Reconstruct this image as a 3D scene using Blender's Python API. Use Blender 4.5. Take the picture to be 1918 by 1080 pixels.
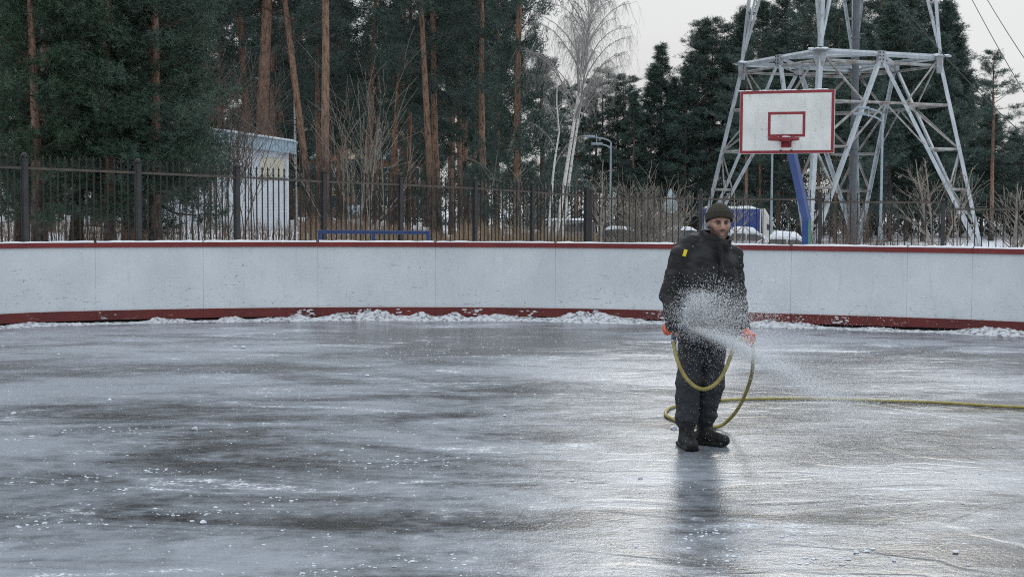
import bpy, math, random
import numpy as np
from mathutils import Vector, Matrix
R = math.radians
scn = bpy.context.scene
for o in list(bpy.data.objects):
    bpy.data.objects.remove(o)
col = scn.collection

# ------------------------------------------------------------------ camera
FPX, CXP, CYP, HOR, CAMH = 2600.0, 959.0, 540.0, 388.0, 1.8
PITCH = math.atan((CYP - HOR) / FPX)
cd = bpy.data.cameras.new('camera'); cam = bpy.data.objects.new('camera', cd); col.objects.link(cam)
cd.sensor_width = 36.0; cd.lens = 36.0 * FPX / 1918.0
cd.clip_start = 0.1; cd.clip_end = 2000
ROLL = R(0.25)                             # the photograph leans a quarter of a degree
_ct, _st = math.cos(PITCH), math.sin(PITCH)
_fw = np.array([0, _ct, -_st]); _r0 = np.array([1.0, 0, 0]); _u0 = np.array([0, _st, _ct])
_rt = _r0 * math.cos(ROLL) + _u0 * math.sin(ROLL); _up = -_r0 * math.sin(ROLL) + _u0 * math.cos(ROLL)
cam.matrix_world = Matrix(((_rt[0], _up[0], -_fw[0], 0), (_rt[1], _up[1], -_fw[1], 0), (_rt[2], _up[2], -_fw[2], CAMH), (0, 0, 0, 1)))
scn.camera = cam

# ------------------------------------------------------------------ world, sun, exposure
SUN_EL, SUN_AZ = R(25.0), R(11.0)          # behind the cloud, ahead and a little right
world = bpy.data.worlds.new('World'); scn.world = world; world.use_nodes = True
nt = world.node_tree; nt.nodes.clear()
N = nt.nodes.new; LK = nt.links.new
wout = N('ShaderNodeOutputWorld'); bg = N('ShaderNodeBackground')
sky = N('ShaderNodeTexSky'); sky.sky_type = 'NISHITA'; sky.sun_disc = False
sky.sun_elevation = SUN_EL; sky.sun_rotation = SUN_AZ; sky.dust_density = 3.0
tc = N('ShaderNodeTexCoord'); sep = N('ShaderNodeSeparateXYZ')
LK(tc.outputs['Generated'], sep.inputs[0])
cl = N('ShaderNodeClamp'); LK(sep.outputs['Z'], cl.inputs[0])
# overcast cloud cover: brighter overhead than at the horizon, soft clouding
mp = N('ShaderNodeMapping'); mp.inputs['Scale'].default_value = (1.0, 1.0, 2.6); LK(tc.outputs['Generated'], mp.inputs[0])
ns = N('ShaderNodeTexNoise'); ns.inputs['Scale'].default_value = 2.2; ns.inputs['Detail'].default_value = 5; LK(mp.outputs[0], ns.inputs[0])
mr = N('ShaderNodeMapRange'); mr.inputs['From Min'].default_value = 0.25; mr.inputs['From Max'].default_value = 0.75
mr.inputs['To Min'].default_value = 0.92; mr.inputs['To Max'].default_value = 1.08; LK(ns.outputs['Fac'], mr.inputs[0])
ma = N('ShaderNodeMath'); ma.operation = 'MULTIPLY_ADD'; LK(cl.outputs[0], ma.inputs[0]); ma.inputs[1].default_value = 0.80; ma.inputs[2].default_value = 0.67
mm = N('ShaderNodeMath'); mm.operation = 'MULTIPLY'; LK(ma.outputs[0], mm.inputs[0]); LK(mr.outputs[0], mm.inputs[1])
tint = N('ShaderNodeMix'); tint.data_type = 'RGBA'
LK(cl.outputs[0], tint.inputs[0]); tint.inputs[6].default_value = (0.975, 1.0, 1.005, 1); tint.inputs[7].default_value = (0.88, 0.97, 1.08, 1)
sc_ = N('ShaderNodeVectorMath'); sc_.operation = 'SCALE'; LK(tint.outputs[2], sc_.inputs[0]); LK(mm.outputs[0], sc_.inputs['Scale'])
sk = N('ShaderNodeVectorMath'); sk.operation = 'SCALE'; LK(sky.outputs[0], sk.inputs[0]); sk.inputs['Scale'].default_value = 0.10
mx = N('ShaderNodeMix'); mx.data_type = 'RGBA'; mx.inputs[0].default_value = 0.98
LK(sk.outputs[0], mx.inputs[6]); LK(sc_.outputs[0], mx.inputs[7])
LK(mx.outputs[2], bg.inputs['Color']); bg.inputs['Strength'].default_value = 1.0
LK(bg.outputs[0], wout.inputs[0])

sd = bpy.data.lights.new('sun', 'SUN'); sun = bpy.data.objects.new('sun', sd); col.objects.link(sun)
sd.energy = 0.5; sd.angle = R(18); sd.color = (1.0, 0.965, 0.90)
sdir = Vector((math.sin(SUN_AZ) * math.cos(SUN_EL), math.cos(SUN_AZ) * math.cos(SUN_EL), math.sin(SUN_EL)))
sun.rotation_euler = sdir.to_track_quat('Z', 'Y').to_euler()

scn.view_settings.view_transform = 'Standard'; scn.view_settings.look = 'None'
scn.view_settings.exposure = 0.0; scn.view_settings.gamma = 1.0
scn.render.engine = 'CYCLES'
scn.cycles.use_denoising = False
scn.cycles.max_bounces = 5; scn.cycles.diffuse_bounces = 2; scn.cycles.glossy_bounces = 3; scn.cycles.use_adaptive_sampling = True; scn.cycles.adaptive_threshold = 0.02; scn.cycles.filter_width = 1.1; scn.cycles.transparent_max_bounces = 8
scn.cycles.caustics_reflective = False; scn.cycles.caustics_refractive = False

# ------------------------------------------------------------------ helpers
def P(px, py, D):
    """point seen at photo pixel (px,py) standing D metres ahead"""
    dx = (px - CXP) / FPX; dy = -(py - CYP) / FPX
    d = _fw + dx * _rt + dy * _up
    return np.array([0, 0, CAMH]) + d * (D / d[1])
def PG(px, py, z=0.0):
    """point on the level z seen at pixel"""
    dx = (px - CXP) / FPX; dy = -(py - CYP) / FPX
    d = _fw + dx * _rt + dy * _up
    return np.array([0, 0, CAMH]) + d * ((z - CAMH) / d[2])
def X_at(px, D): return P(px, HOR, D)[0]
def sstep(x, a, b):
    t = np.clip((np.asarray(x, float) - a) / (b - a), 0, 1); return t * t * (3 - 2 * t)
def lerp(a, b, t): return a + (b - a) * t

def _hash(ix, iy, iz, seed):
    h = (ix.astype(np.int64) * 374761393 + iy.astype(np.int64) * 668265263 + iz.astype(np.int64) * 2147483647 + seed * 974711) & 0xffffffff
    h = ((h ^ (h >> 13)) * 1274126177) & 0xffffffff
    return ((h ^ (h >> 16)) & 0xffff) / 65535.0
def vnoise(x, y, z=0.0, seed=0):
    x, y, z = np.broadcast_arrays(np.asarray(x, float), np.asarray(y, float), np.asarray(z, float))
    ix, iy, iz = np.floor(x), np.floor(y), np.floor(z)
    fx, fy, fz = x - ix, y - iy, z - iz
    fx, fy, fz = (f * f * (3 - 2 * f) for f in (fx, fy, fz))
    r = 0
    for a in (0, 1):
        for b in (0, 1):
            for c in (0, 1):
                w = (fx if a else 1 - fx) * (fy if b else 1 - fy) * (fz if c else 1 - fz)
                r = r + w * _hash(ix + a, iy + b, iz + c, seed)
    return r
def fbm(x, y, z=0.0, seed=0, oct=4):
    r = 0; a = 0.5
    for i in range(oct):
        r = r + a * vnoise(np.asarray(x) * 2**i, np.asarray(y) * 2**i, np.asarray(z) * 2**i, seed + i * 17); a *= 0.5
    return r / (1 - 0.5**oct)

class Geo:
    """collects vertices and faces for ONE mesh"""
    def __init__(s): s.V = []; s.F = []; s.M = []; s.n = 0
    def add(s, V, F, m=0):
        V = np.asarray(V, float).reshape(-1, 3); F = np.asarray(F, int)
        s.V.append(V); s.F.append(F + s.n); s.M.append(np.full(len(F), m)); s.n += len(V)
        return s
    def box(s, c, size, rot=None, m=0):
        hx, hy, hz = [q / 2 for q in size]
        V = np.array([[x, y, z] for x in (-hx, hx) for y in (-hy, hy) for z in (-hz, hz)])
        if rot is not None: V = V @ np.array(rot).T
        F = [[0, 1, 3, 2], [4, 6, 7, 5], [0, 4, 5, 1], [2, 3, 7, 6], [0, 2, 6, 4], [1, 5, 7, 3]]
        return s.add(V + np.asarray(c), F, m)
    def bbox(s, c, size, bev=0.01, rot=None, m=0):
        """box with chamfered vertical and horizontal edges"""
        h = np.array(size) / 2; b = min(bev, h.min() * 0.9)
        V = []; 
        for sx in (-1, 1):
            for sy in (-1, 1):
                for sz in (-1, 1):
                    q = np.array([sx, sy, sz]) 
                    for ax in range(3):
                        p = q * (h - b); p[ax] = q[ax] * h[ax]; V.append(p)
        V = np.array(V)
        idx = lambda sx, sy, sz, ax: (((sx > 0) * 4 + (sy > 0) * 2 + (sz > 0)) * 3 + ax)
        Q = []; T = []
        for ax in range(3):
            o = [a for a in range(3) if a != ax]
            for sg in (-1, 1):
                f = []
                for u, v in ((-1, -1), (1, -1), (1, 1), (-1, 1)):
                    q = [0, 0, 0]; q[ax] = sg; q[o[0]] = u; q[o[1]] = v; f.append(idx(*q, ax))
                flip = (sg > 0) == (ax == 1)
                Q.append(f[::-1] if flip else f)
        for ax in range(3):
            o = [a for a in range(3) if a != ax]
            for u in (-1, 1):
                for v in (-1, 1):
                    q1 = [0, 0, 0]; q1[ax] = -1; q1[o[0]] = u; q1[o[1]] = v
                    q2 = list(q1); q2[ax] = 1
                    Q.append([idx(*q1, o[0]), idx(*q2, o[0]), idx(*q2, o[1]), idx(*q1, o[1])])
        for sx in (-1, 1):
            for sy in (-1, 1):
                for sz in (-1, 1):
                    T.append([idx(sx, sy, sz, a) for a in range(3)])
        if rot is not None: V = V @ np.array(rot).T
        V = V + np.asarray(c)
        n0 = s.n; s.add(V, Q, m)
        s.F.append(np.array(T) + n0); s.M.append(np.full(len(T), m))
        return s
    def tube(s, pts, rad, sides=6, cap=True, m=0):
        pts = np.asarray(pts, float); n = len(pts); rad = np.broadcast_to(np.asarray(rad, float), (n,))
        T = np.gradient(pts, axis=0); T /= np.linalg.norm(T, axis=1)[:, None] + 1e-9
        up = np.array([0, 0, 1.0]) if abs(T[0][2]) < 0.9 else np.array([1.0, 0, 0])
        u = np.cross(T[0], up); u /= np.linalg.norm(u)
        V = []
        ang = np.arange(sides) * 2 * math.pi / sides
        for i in range(n):
            u = u - T[i] * u.dot(T[i]); u /= np.linalg.norm(u) + 1e-9
            w = np.cross(T[i], u)
            V.append(pts[i] + rad[i] * (np.cos(ang)[:, None] * u + np.sin(ang)[:, None] * w))
        V = np.concatenate(V)
        i = np.arange(n - 1)[:, None] * sides; j = np.arange(sides)[None]; k = (j + 1) % sides
        F = np.stack([i + j, i + k, i + sides + k, i + sides + j], -1).reshape(-1, 4)
        n0 = s.n; s.add(V, F, m)
        if cap:
            c0 = list(range(sides))[::-1]; c1 = [(n - 1) * sides + q for q in range(sides)]
            s.F.append(np.array([c0]) + n0); s.M.append(np.array([m])); s.F.append(np.array([c1]) + n0); s.M.append(np.array([m]))
        return s
    def prism(s, poly, a, b, axes=(0, 2, 1), m=0):
        """polygon in axes[0],axes[1] extruded from a to b along axes[2]"""
        n = len(poly); V = np.zeros((2 * n, 3))
        for i, (u, v) in enumerate(poly):
            V[i, axes[0]] = u; V[i, axes[1]] = v; V[i, axes[2]] = a
            V[n + i] = V[i]; V[n + i, axes[2]] = b
        n0 = s.n
        s.add(V, [[i, (i + 1) % n, n + (i + 1) % n, n + i] for i in range(n)], m)
        s.F.append(np.array([list(range(n))[::-1]]) + n0); s.M.append(np.array([m]))
        s.F.append(np.array([list(range(n, 2 * n))]) + n0); s.M.append(np.array([m]))
        return s
    def lathe(s, prof, c=(0, 0, 0), sides=16, m=0):
        V = []; ang = np.arange(sides) * 2 * math.pi / sides
        for r, z in prof:
            V.append(np.stack([r * np.cos(ang), r * np.sin(ang), np.full(sides, z)], -1))
        n = len(prof); V = np.concatenate(V) + np.asarray(c)
        i = np.arange(n - 1)[:, None] * sides; j = np.arange(sides)[None]; k = (j + 1) % sides
        return s.add(V, np.stack([i + j, i + k, i + sides + k, i + sides + j], -1).reshape(-1, 4), m)
    def arrays(s):
        V = np.concatenate(s.V); return V, s.F, s.M
    def mesh(s, name, smooth=False):
        V = np.concatenate(s.V).astype(np.float32)
        me = bpy.data.meshes.new(name)
        loops = np.concatenate([f.reshape(-1) for f in s.F]).astype(np.int32)
        tot = np.concatenate([np.full(len(f), f.shape[1]) for f in s.F]).astype(np.int32)
        mi = np.concatenate(s.M).astype(np.int32)
        st = np.concatenate([[0], np.cumsum(tot)[:-1]]).astype(np.int32)
        me.vertices.add(len(V)); me.vertices.foreach_set('co', V.reshape(-1))
        me.loops.add(len(loops)); me.loops.foreach_set('vertex_index', loops)
        me.polygons.add(len(tot)); me.polygons.foreach_set('loop_start', st); me.polygons.foreach_set('loop_total', tot)
        me.polygons.foreach_set('material_index', mi)
        me.polygons.foreach_set('use_smooth', np.full(len(tot), bool(smooth)))
        me.update(calc_edges=True); me.validate()
        return me

def rotz(a):
    c, s = math.cos(a), math.sin(a); return np.array([[c, -s, 0], [s, c, 0], [0, 0, 1]])
def fix_normals(me):
    import bmesh
    bm = bmesh.new(); bm.from_mesh(me); bmesh.ops.recalc_face_normals(bm, faces=bm.faces); bm.to_mesh(me); bm.free()
def obj(name, geo, mats, parent=None, smooth=False, fix=False, loc=None):
    me = geo if isinstance(geo, bpy.types.Mesh) else geo.mesh(name, smooth)
    if fix: fix_normals(me)
    if not me.materials:
        for m in (mats if isinstance(mats, (list, tuple)) else [mats]): me.materials.append(m)
    o = bpy.data.objects.new(name, me); col.objects.link(o)
    if parent is not None: o.parent = parent
    if loc is not None: o.location = loc
    return o
def tag(o, label, cat, group=None, kind=None):
    o['label'] = label
    if cat: o['category'] = cat
    if group: o['group'] = group
    if kind: o['kind'] = kind
    return o
def thing(name, label, cat, loc=(0, 0, 0), rz=0, group=None):
    o = bpy.data.objects.new(name, None); col.objects.link(o); o.empty_display_size = 0.2
    o.location = tuple(float(q) for q in loc); o.rotation_euler = (0, 0, rz)
    return tag(o, label, cat, group)
def struct(name, geo, mats, label=None, smooth=False):
    o = obj(name, geo, mats, None, smooth); o['kind'] = 'structure'
    if label: o['label'] = label
    return o
def stuff(name, geo, mats, label, cat, smooth=False):
    return tag(obj(name, geo, mats, None, smooth), label, cat, None, 'stuff')

# ------------------------------------------------------------------ materials
class NB:
    def __init__(s, name):
        s.m = bpy.data.materials.new(name); s.m.use_nodes = True; s.t = s.m.node_tree
        s.b = s.t.nodes['Principled BSDF']
        s.out = s.t.nodes['Material Output']
        s.tc = s.t.nodes.new('ShaderNodeTexCoord')
    def n(s, ty): return s.t.nodes.new(ty)
    def l(s, a, b): s.t.links.new(a, b)
    def map(s, scale=(1, 1, 1), src='Object'):
        m = s.n('ShaderNodeMapping'); m.inputs['Scale'].default_value = scale; s.l(s.tc.outputs[src], m.inputs[0]); return m.outputs[0]
    def noise(s, vec, scale, detail=4, rough=0.55, dist=0.0):
        q = s.n('ShaderNodeTexNoise'); s.l(vec, q.inputs['Vector']); q.inputs['Scale'].default_value = scale
        q.inputs['Detail'].default_value = detail; q.inputs['Roughness'].default_value = rough; q.inputs['Distortion'].default_value = dist
        return q.outputs['Fac']
    def ramp(s, fac, a, b, ca=(0, 0, 0, 1), cb=(1, 1, 1, 1)):
        q = s.n('ShaderNodeMapRange'); q.interpolation_type = 'SMOOTHSTEP'; s.l(fac, q.inputs[0])
        q.inputs['From Min'].default_value = a; q.inputs['From Max'].default_value = b; return q.outputs[0]
    def mix(s, fac, a, b):
        q = s.n('ShaderNodeMix'); q.data_type = 'RGBA'
        s._in(fac, q.inputs[0]); s._in(a, q.inputs[6]); s._in(b, q.inputs[7]); return q.outputs[2]
    def fmix(s, fac, a, b):
        q = s.n('ShaderNodeMix'); q.data_type = 'FLOAT'
        s._in(fac, q.inputs[0]); s._in(a, q.inputs[2]); s._in(b, q.inputs[3]); return q.outputs[0]
    def math(s, op, a, b=0.0):
        q = s.n('ShaderNodeMath'); q.operation = op; s._in(a, q.inputs[0]); s._in(b, q.inputs[1]); return q.outputs[0]
    def _in(s, v, sock):
        if hasattr(v, 'links'): s.l(v, sock)
        elif isinstance(v, (tuple, list)): sock.default_value = (*v[:3], 1)
        else: sock.default_value = v
    def bump(s, h, strength, dist=0.02, prev=None):
        q = s.n('ShaderNodeBump'); s.l(h, q.inputs['Height']); q.inputs['Strength'].default_value = strength; q.inputs['Distance'].default_value = dist
        if prev is not None: s.l(prev, q.inputs['Normal'])
        return q.outputs[0]
    def set(s, color=None, rough=None, normal=None, metal=None, spec=None):
        if color is not None: s._in(color, s.b.inputs['Base Color'])
        if rough is not None: s._in(rough, s.b.inputs['Roughness'])
        if normal is not None: s.l(normal, s.b.inputs['Normal'])
        if metal is not None: s.b.inputs['Metallic'].default_value = metal
        if spec is not None: s.b.inputs['Specular IOR Level'].default_value = spec
        return s.m
def simple(name, c1, c2=None, rough=0.6, scale=8, bump=0.0, bscale=30, metal=0.0, spec=0.4, stretch=(1, 1, 1), lo=0.35, hi=0.65):
    q = NB(name); v = q.map(stretch)
    c = q.mix(q.ramp(q.noise(v, scale, 5), lo, hi), c1, c2 if c2 else tuple(x * 0.8 for x in c1))
    nrm = q.bump(q.noise(v, bscale, 4), bump, 0.02) if bump else None
    return q.set(c, rough, nrm, metal, spec)

def mat_needles(name, ca, cb, cc):
    q = NB(name); v = q.map((1, 1, 1), 'Object')
    oi = q.n('ShaderNodeObjectInfo')
    f = q.ramp(q.noise(v, 0.9, 3), 0.3, 0.7)
    f2 = q.ramp(q.noise(v, 6.0, 2), 0.35, 0.75)
    c = q.mix(f, ca, cb); c = q.mix(f2, c, cc)
    c2 = q.mix(q.math('MULTIPLY', oi.outputs['Random'], 0.45), c, (0.062, 0.096, 0.086))
    m = q.set(c2, 0.55, spec=0.3)
    return m

M = {}
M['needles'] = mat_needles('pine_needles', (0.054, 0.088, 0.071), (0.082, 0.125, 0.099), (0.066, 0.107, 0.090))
M['needles_near'] = mat_needles('pine_needles_near', (0.018, 0.042, 0.022), (0.056, 0.096, 0.050), (0.034, 0.066, 0.042))  # dark base and lighter tone paint in bough shade and highlights
def mat_pinebark():
    q = NB('pine_bark'); v = q.map((1, 1, 1)); sp = q.n('ShaderNodeSeparateXYZ'); q.l(q.tc.outputs['Object'], sp.inputs[0])
    hgt = q.ramp(q.math('ADD', sp.outputs['Z'], q.math('MULTIPLY', q.noise(v, 1.2, 3), 2.5)), 3.0, 6.5)
    vs = q.map((4, 4, 1.0)); n = q.noise(vs, 3.0, 5, 0.65)
    grey = q.mix(q.ramp(n, 0.35, 0.65), (0.040, 0.033, 0.03), (0.17, 0.135, 0.115))
    ora = q.mix(q.ramp(n, 0.3, 0.6), (0.10, 0.062, 0.048), (0.38, 0.235, 0.165))
    c = q.mix(hgt, grey, ora)
    oi = q.n('ShaderNodeObjectInfo')
    c = q.mix(q.math('MULTIPLY', oi.outputs['Random'], 0.4), c, (0.10, 0.075, 0.06))
    return q.set(c, 0.85, q.bump(n, 0.8, 0.06), spec=0.2)
M['pine_bark'] = mat_pinebark()
M['limb'] = simple('pine_limb', (0.06, 0.048, 0.042), (0.12, 0.085, 0.065), 0.85, 5)
def mat_birch():
    q = NB('birch_bark'); vs = q.map((2.0, 2.0, 7.0)); n = q.noise(vs, 2.2, 4, 0.6); n2 = q.noise(q.map((1, 1, 0.5)), 1.5, 3)
    f = q.math('MAXIMUM', q.ramp(n, 0.58, 0.64), q.ramp(n2, 0.62, 0.7))
    return q.set(q.mix(f, (0.62, 0.60, 0.57), (0.06, 0.05, 0.05)), 0.7, spec=0.3)
M['birch_bark'] = mat_birch()
M['birch_twig'] = simple('birch_twig', (0.33, 0.31, 0.295), (0.24, 0.225, 0.215), 0.8, 3)
M['twig'] = simple('bare_twig', (0.19, 0.165, 0.14), (0.30, 0.265, 0.23), 0.85, 4)
M['twig_dark'] = simple('dark_twig', (0.10, 0.075, 0.065), (0.17, 0.13, 0.11), 0.85, 4)
M['snow'] = simple('snow', (0.78, 0.80, 0.83), (0.66, 0.69, 0.73), 0.65, 2.5, 0.4, 12, spec=0.3)
M['drygrass'] = simple('dry_grass_blades', (0.30, 0.235, 0.15), (0.20, 0.135, 0.09), 0.85, 1.2)
M['weeds'] = simple('brown_weeds', (0.16, 0.095, 0.065), (0.26, 0.19, 0.13), 0.85, 1.5)
# ================================================================== the setting
rng = np.random.default_rng(7)
# ---- line of the rink boards (plan), left to right
tab = [(0, 123.0), (178, 119.0), (380, 116.0), (595, 114.0), (815, 113.2), (1040, 113.8), (1240, 115.6), (1420, 118), (1700, 122.4), (1820, 124.6), (1918, 127)]
pl = [(-10.9, 8.0), (-10.8, 11.5), (-10.4, 15.2), (-9.3, 18.3)]
for px_, wh in tab:
    D_ = 22.3 * 113.0 / wh; pl.append((X_at(px_, D_), D_))
pl += [(9.2, 18.9), (10.9, 17.0), (12.0, 14.4), (12.4, 11.0), (12.5, 8.0)]
pl = np.array(pl)
def catmull(p, n=24):
    q = np.vstack([2 * p[0] - p[1], p, 2 * p[-1] - p[-2]]); out = []
    for i in range(1, len(q) - 2):
        t = np.linspace(0, 1, n, endpoint=False)[:, None]
        a, b, c, d = q[i - 1], q[i], q[i + 1], q[i + 2]
        out.append(0.5 * (2 * b + (c - a) * t + (2 * a - 5 * b + 4 * c - d) * t**2 + (3 * b - a - 3 * c + d) * t**3))
    return np.vstack(out + [p[-1:]])
cv = catmull(pl)
for _ in range(40):
    cv[1:-1] = 0.25 * cv[:-2] + 0.5 * cv[1:-1] + 0.25 * cv[2:]
sl = np.concatenate([[0], np.cumsum(np.linalg.norm(np.diff(cv, axis=0), axis=1))])
STOT = sl[-1]
def cpos(s): return np.stack([np.interp(s, sl, cv[:, 0]), np.interp(s, sl, cv[:, 1])], -1)
def cnrm(s):
    t = cpos(np.asarray(s) + 0.05) - cpos(np.asarray(s) - 0.05); t /= np.linalg.norm(t, axis=-1, keepdims=True)
    return np.stack([t[..., 1], -t[..., 0]], -1)            # towards the ice
_pxs = CXP + FPX * cv[:, 0] / cv[:, 1]
_mid = (cv[:, 1] > 15.0)
def s_at(px): return float(np.interp(px, _pxs[_mid], sl[_mid]))
def strip(g, s0, s1, z0, z1, f0, f1, n=7, m=0, wav=None):
    """curved slab on the line of the boards: f0..f1 metres in front of the line"""
    s = np.linspace(s0, s1, n); p = cpos(s); nn = cnrm(s)
    rows = []
    for f, z in ((f1, z0), (f1, z1), (f0, z1), (f0, z0)):
        q = p + nn * f; rows.append(np.column_stack([q, np.full(n, z) + (wav(s) if wav is not None and z == z1 else 0)]))
    V = np.stack(rows, 1).reshape(-1, 3); F = []
    for i in range(n - 1):
        for k in range(4):
            F.append([i * 4 + k, (i + 1) * 4 + k, (i + 1) * 4 + (k + 1) % 4, i * 4 + (k + 1) % 4])
    F.append([0, 1, 2, 3]); F.append([(n - 1) * 4 + k for k in (3, 2, 1, 0)])
    return g.add(V, F, m)

# ---- terrain behind the rink
def ground_z(x, y):
    x = np.asarray(x, float); y = np.asarray(y, float)
    a = x / np.maximum(y, 10.0)
    near = sstep(y, 23.5, 31) * lerp(0.72, -0.12, sstep(a, -0.27, 0.16))
    far = sstep(y, 42, 62) * lerp(0.18, -0.72, sstep(a, -0.16, 0.06))
    und = sstep(y, 26, 36) * (fbm(x / 6, y / 6, seed=5) - 0.5) * 0.30
    ins = -0.06 * (1 - sstep(y, 23, 26))
    return near + far + und + ins
def ax(a, b, step): return np.arange(a, b, step)
gx = np.concatenate([ax(-420, -90, 22), ax(-90, -34, 4), ax(-34, 46, 0.8), ax(46, 90, 4), ax(90, 421, 22)])
gy = np.concatenate([ax(-60, 20, 4), ax(20, 60, 0.8), ax(60, 110, 1.6), ax(110, 200, 6), ax(200, 901, 50)])
GX, GY = np.meshgrid(gx, gy, indexing='ij')
GV = np.stack([GX, GY, ground_z(GX, GY)], -1).reshape(-1, 3)
ny_ = len(gy); ii, jj = np.meshgrid(np.arange(len(gx) - 1), np.arange(ny_ - 1), indexing='ij')
GF = np.stack([ii * ny_ + jj, (ii + 1) * ny_ + jj, (ii + 1) * ny_ + jj + 1, ii * ny_ + jj + 1], -1).reshape(-1, 4)
def mat_ground():
    q = NB('snowy_ground'); v = q.map()
    f = q.ramp(q.noise(v, 0.22, 6, 0.6), 0.57, 0.68)
    f2 = q.ramp(q.noise(v, 2.5, 5), 0.45, 0.7)
    snow = q.mix(f2, (0.82, 0.84, 0.87), (0.70, 0.72, 0.76))
    litter = q.mix(f2, (0.16, 0.115, 0.08), (0.07, 0.055, 0.045))
    return q.set(q.mix(f, snow, litter), 0.8, q.bump(q.noise(v, 4, 5), 0.6, 0.1), spec=0.2)
struct('ground', Geo().add(GV, GF), mat_ground(), 'snowy ground behind the rink', True)

# ---- ice sheet
def mat_ice():
    q = NB('wet_ice')
    v = q.map((0.6, 1, 1)); vl = q.map((0.42, 1, 1)); vf = q.map((0.8, 1, 1)); vo = q.map((1, 1, 1))
    big = q.noise(v, 0.30, 5, 0.62, 0.6)                   # broad wet and frosty areas
    mid = q.noise(vl, 1.5, 6, 0.66, 0.8)                  # long streaks of slush
    fin = q.noise(vf, 9.0, 4, 0.65)
    spk = q.noise(vo, 38.0, 3, 0.6)
    s1 = q.math('ADD', q.math('MULTIPLY', big, 0.62), q.math('MULTIPLY', mid, 0.38))
    s2 = q.math('ADD', s1, q.math('MULTIPLY', q.math('SUBTRACT', fin, 0.5), 0.16))
    frost = q.ramp(s2, 0.395, 0.585)
    white = q.math('MULTIPLY', q.ramp(q.math('ADD', mid, q.math('MULTIPLY', fin, 0.35)), 0.77, 0.90), q.ramp(spk, 0.42, 0.62))
    specks = q.ramp(q.noise(vo, 30.0, 2, 0.5), 0.70, 0.74)
    white = q.math('MAXIMUM', white, q.math('MULTIPLY', specks, 0.9))
    dark = q.mix(q.noise(vo, 1.3, 3), (0.020, 0.0185, 0.018), (0.048, 0.046, 0.047))
    c = q.mix(q.math('MULTIPLY', frost, 0.82), dark, (0.37, 0.405, 0.45))
    c = q.mix(white, c, (0.80, 0.83, 0.87))
    rough = q.fmix(frost, 0.10, 0.24); rough = q.fmix(white, rough, 0.6)
    b = q.bump(q.noise(q.map((0.55, 1, 1)), 5.0, 3, 0.5), 0.35, 0.010)
    b = q.bump(q.noise(q.map((0.7, 1, 1)), 26.0, 3, 0.6), 0.42, 0.006, b)
    fl = q.math('FRACT', q.math('MULTIPLY', q.noise(q.map((0.7, 1, 1)), 0.42, 4, 0.55, 0.6), 11.0))   # edges of overlapping floods
    edge = q.math('MULTIPLY', q.ramp(fl, 0.0, 0.22), q.math('ADD', q.math('MULTIPLY', fl, -0.9), 1.0))
    b = q.bump(edge, 0.35, 0.008, b)
    b = q.bump(q.noise(q.map((0.8, 1, 1)), 70.0, 3, 0.65), 0.35, 0.004, b)
    b = q.bump(q.math('ADD', white, q.math('MULTIPLY', spk, 0.4)), 0.3, 0.004, b)
    q.b.inputs['IOR'].default_value = 1.33
    return q.set(c, rough, b)
si = np.linspace(0.05, STOT - 0.05, 160); ip = cpos(si)
ig = Geo()
iv = np.vstack([np.column_stack([ip, np.zeros(160)]), np.column_stack([ip[:, 0], np.full(160, -30.0), np.zeros(160)])])
ig.add(iv, [[i, 160 + i, 161 + i, i + 1] for i in range(159)])
struct('ice', ig, mat_ice(), 'wet grey ice of the rink', False)

# ---- rink boards: white panels, red kick plates and red cap rail
def mat_board():
    q = NB('white_board_paint'); v = q.map((1, 1, 1)); vh = q.map((0.35, 0.35, 3.2)); vv = q.map((3, 3, 0.5))
    base = q.mix(q.ramp(q.noise(v, 1.1, 5), 0.3, 0.7), (0.70, 0.75, 0.78), (0.60, 0.645, 0.68))
    scr = q.ramp(q.noise(vh, 16, 5, 0.75), 0.605, 0.66)
    sz = q.n('ShaderNodeSeparateXYZ'); q.l(q.tc.outputs['Object'], sz.inputs[0])
    low = q.math('MULTIPLY', q.ramp(sz.outputs['Z'], 0.75, 0.22), 0.14)
    reg = q.ramp(q.math('ADD', q.noise(v, 1.7, 3), low), 0.50, 0.66)
    chips = q.ramp(q.noise(v, 22, 3, 0.6), 0.645, 0.68)
    streak = q.math('MULTIPLY', q.ramp(q.noise(vv, 4, 4), 0.55, 0.8), 0.25)
    f = q.math('MAXIMUM', q.math('MULTIPLY', scr, reg), q.math('MULTIPLY', chips, q.math('ADD', q.math('MULTIPLY', reg, 0.6), 0.12)))
    c = q.mix(streak, base, (0.40, 0.40, 0.38)); c = q.mix(q.math('MULTIPLY', f, 0.75), c, (0.13, 0.13, 0.13))
    return q.set(c, 0.5, q.bump(q.noise(vh, 10, 4), 0.15, 0.006))
def mat_red(name, c, fade):
    q = NB(name); v = q.map(); vh = q.map((0.4, 0.4, 2.5))
    f = q.ramp(q.noise(vh, 14, 5, 0.7), 0.62, 0.70)
    base = q.mix(q.ramp(q.noise(v, 2, 4), 0.3, 0.7), c, tuple(x * 0.7 for x in c))
    return q.set(q.mix(q.math('MULTIPLY', f, fade), base, (0.62, 0.60, 0.60)), 0.5)
M['board'] = mat_board(); M['red'] = mat_red('red_kick_paint', (0.14, 0.017, 0.015), 0.55); M['redcap'] = mat_red('red_cap_paint', (0.22, 0.025, 0.025), 0.15)
M['dark'] = simple('dark_gap', (0.02, 0.02, 0.02), rough=0.9)
M['galv'] = simple('grey_metal', (0.25, 0.26, 0.27), (0.18, 0.18, 0.19), 0.5, 4, metal=0.3)
seams = [s_at(p) for p in (178, 380, 595, 815, 1040, 1262, 1482, 1700, 1822)]
pw = 1.9
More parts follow.
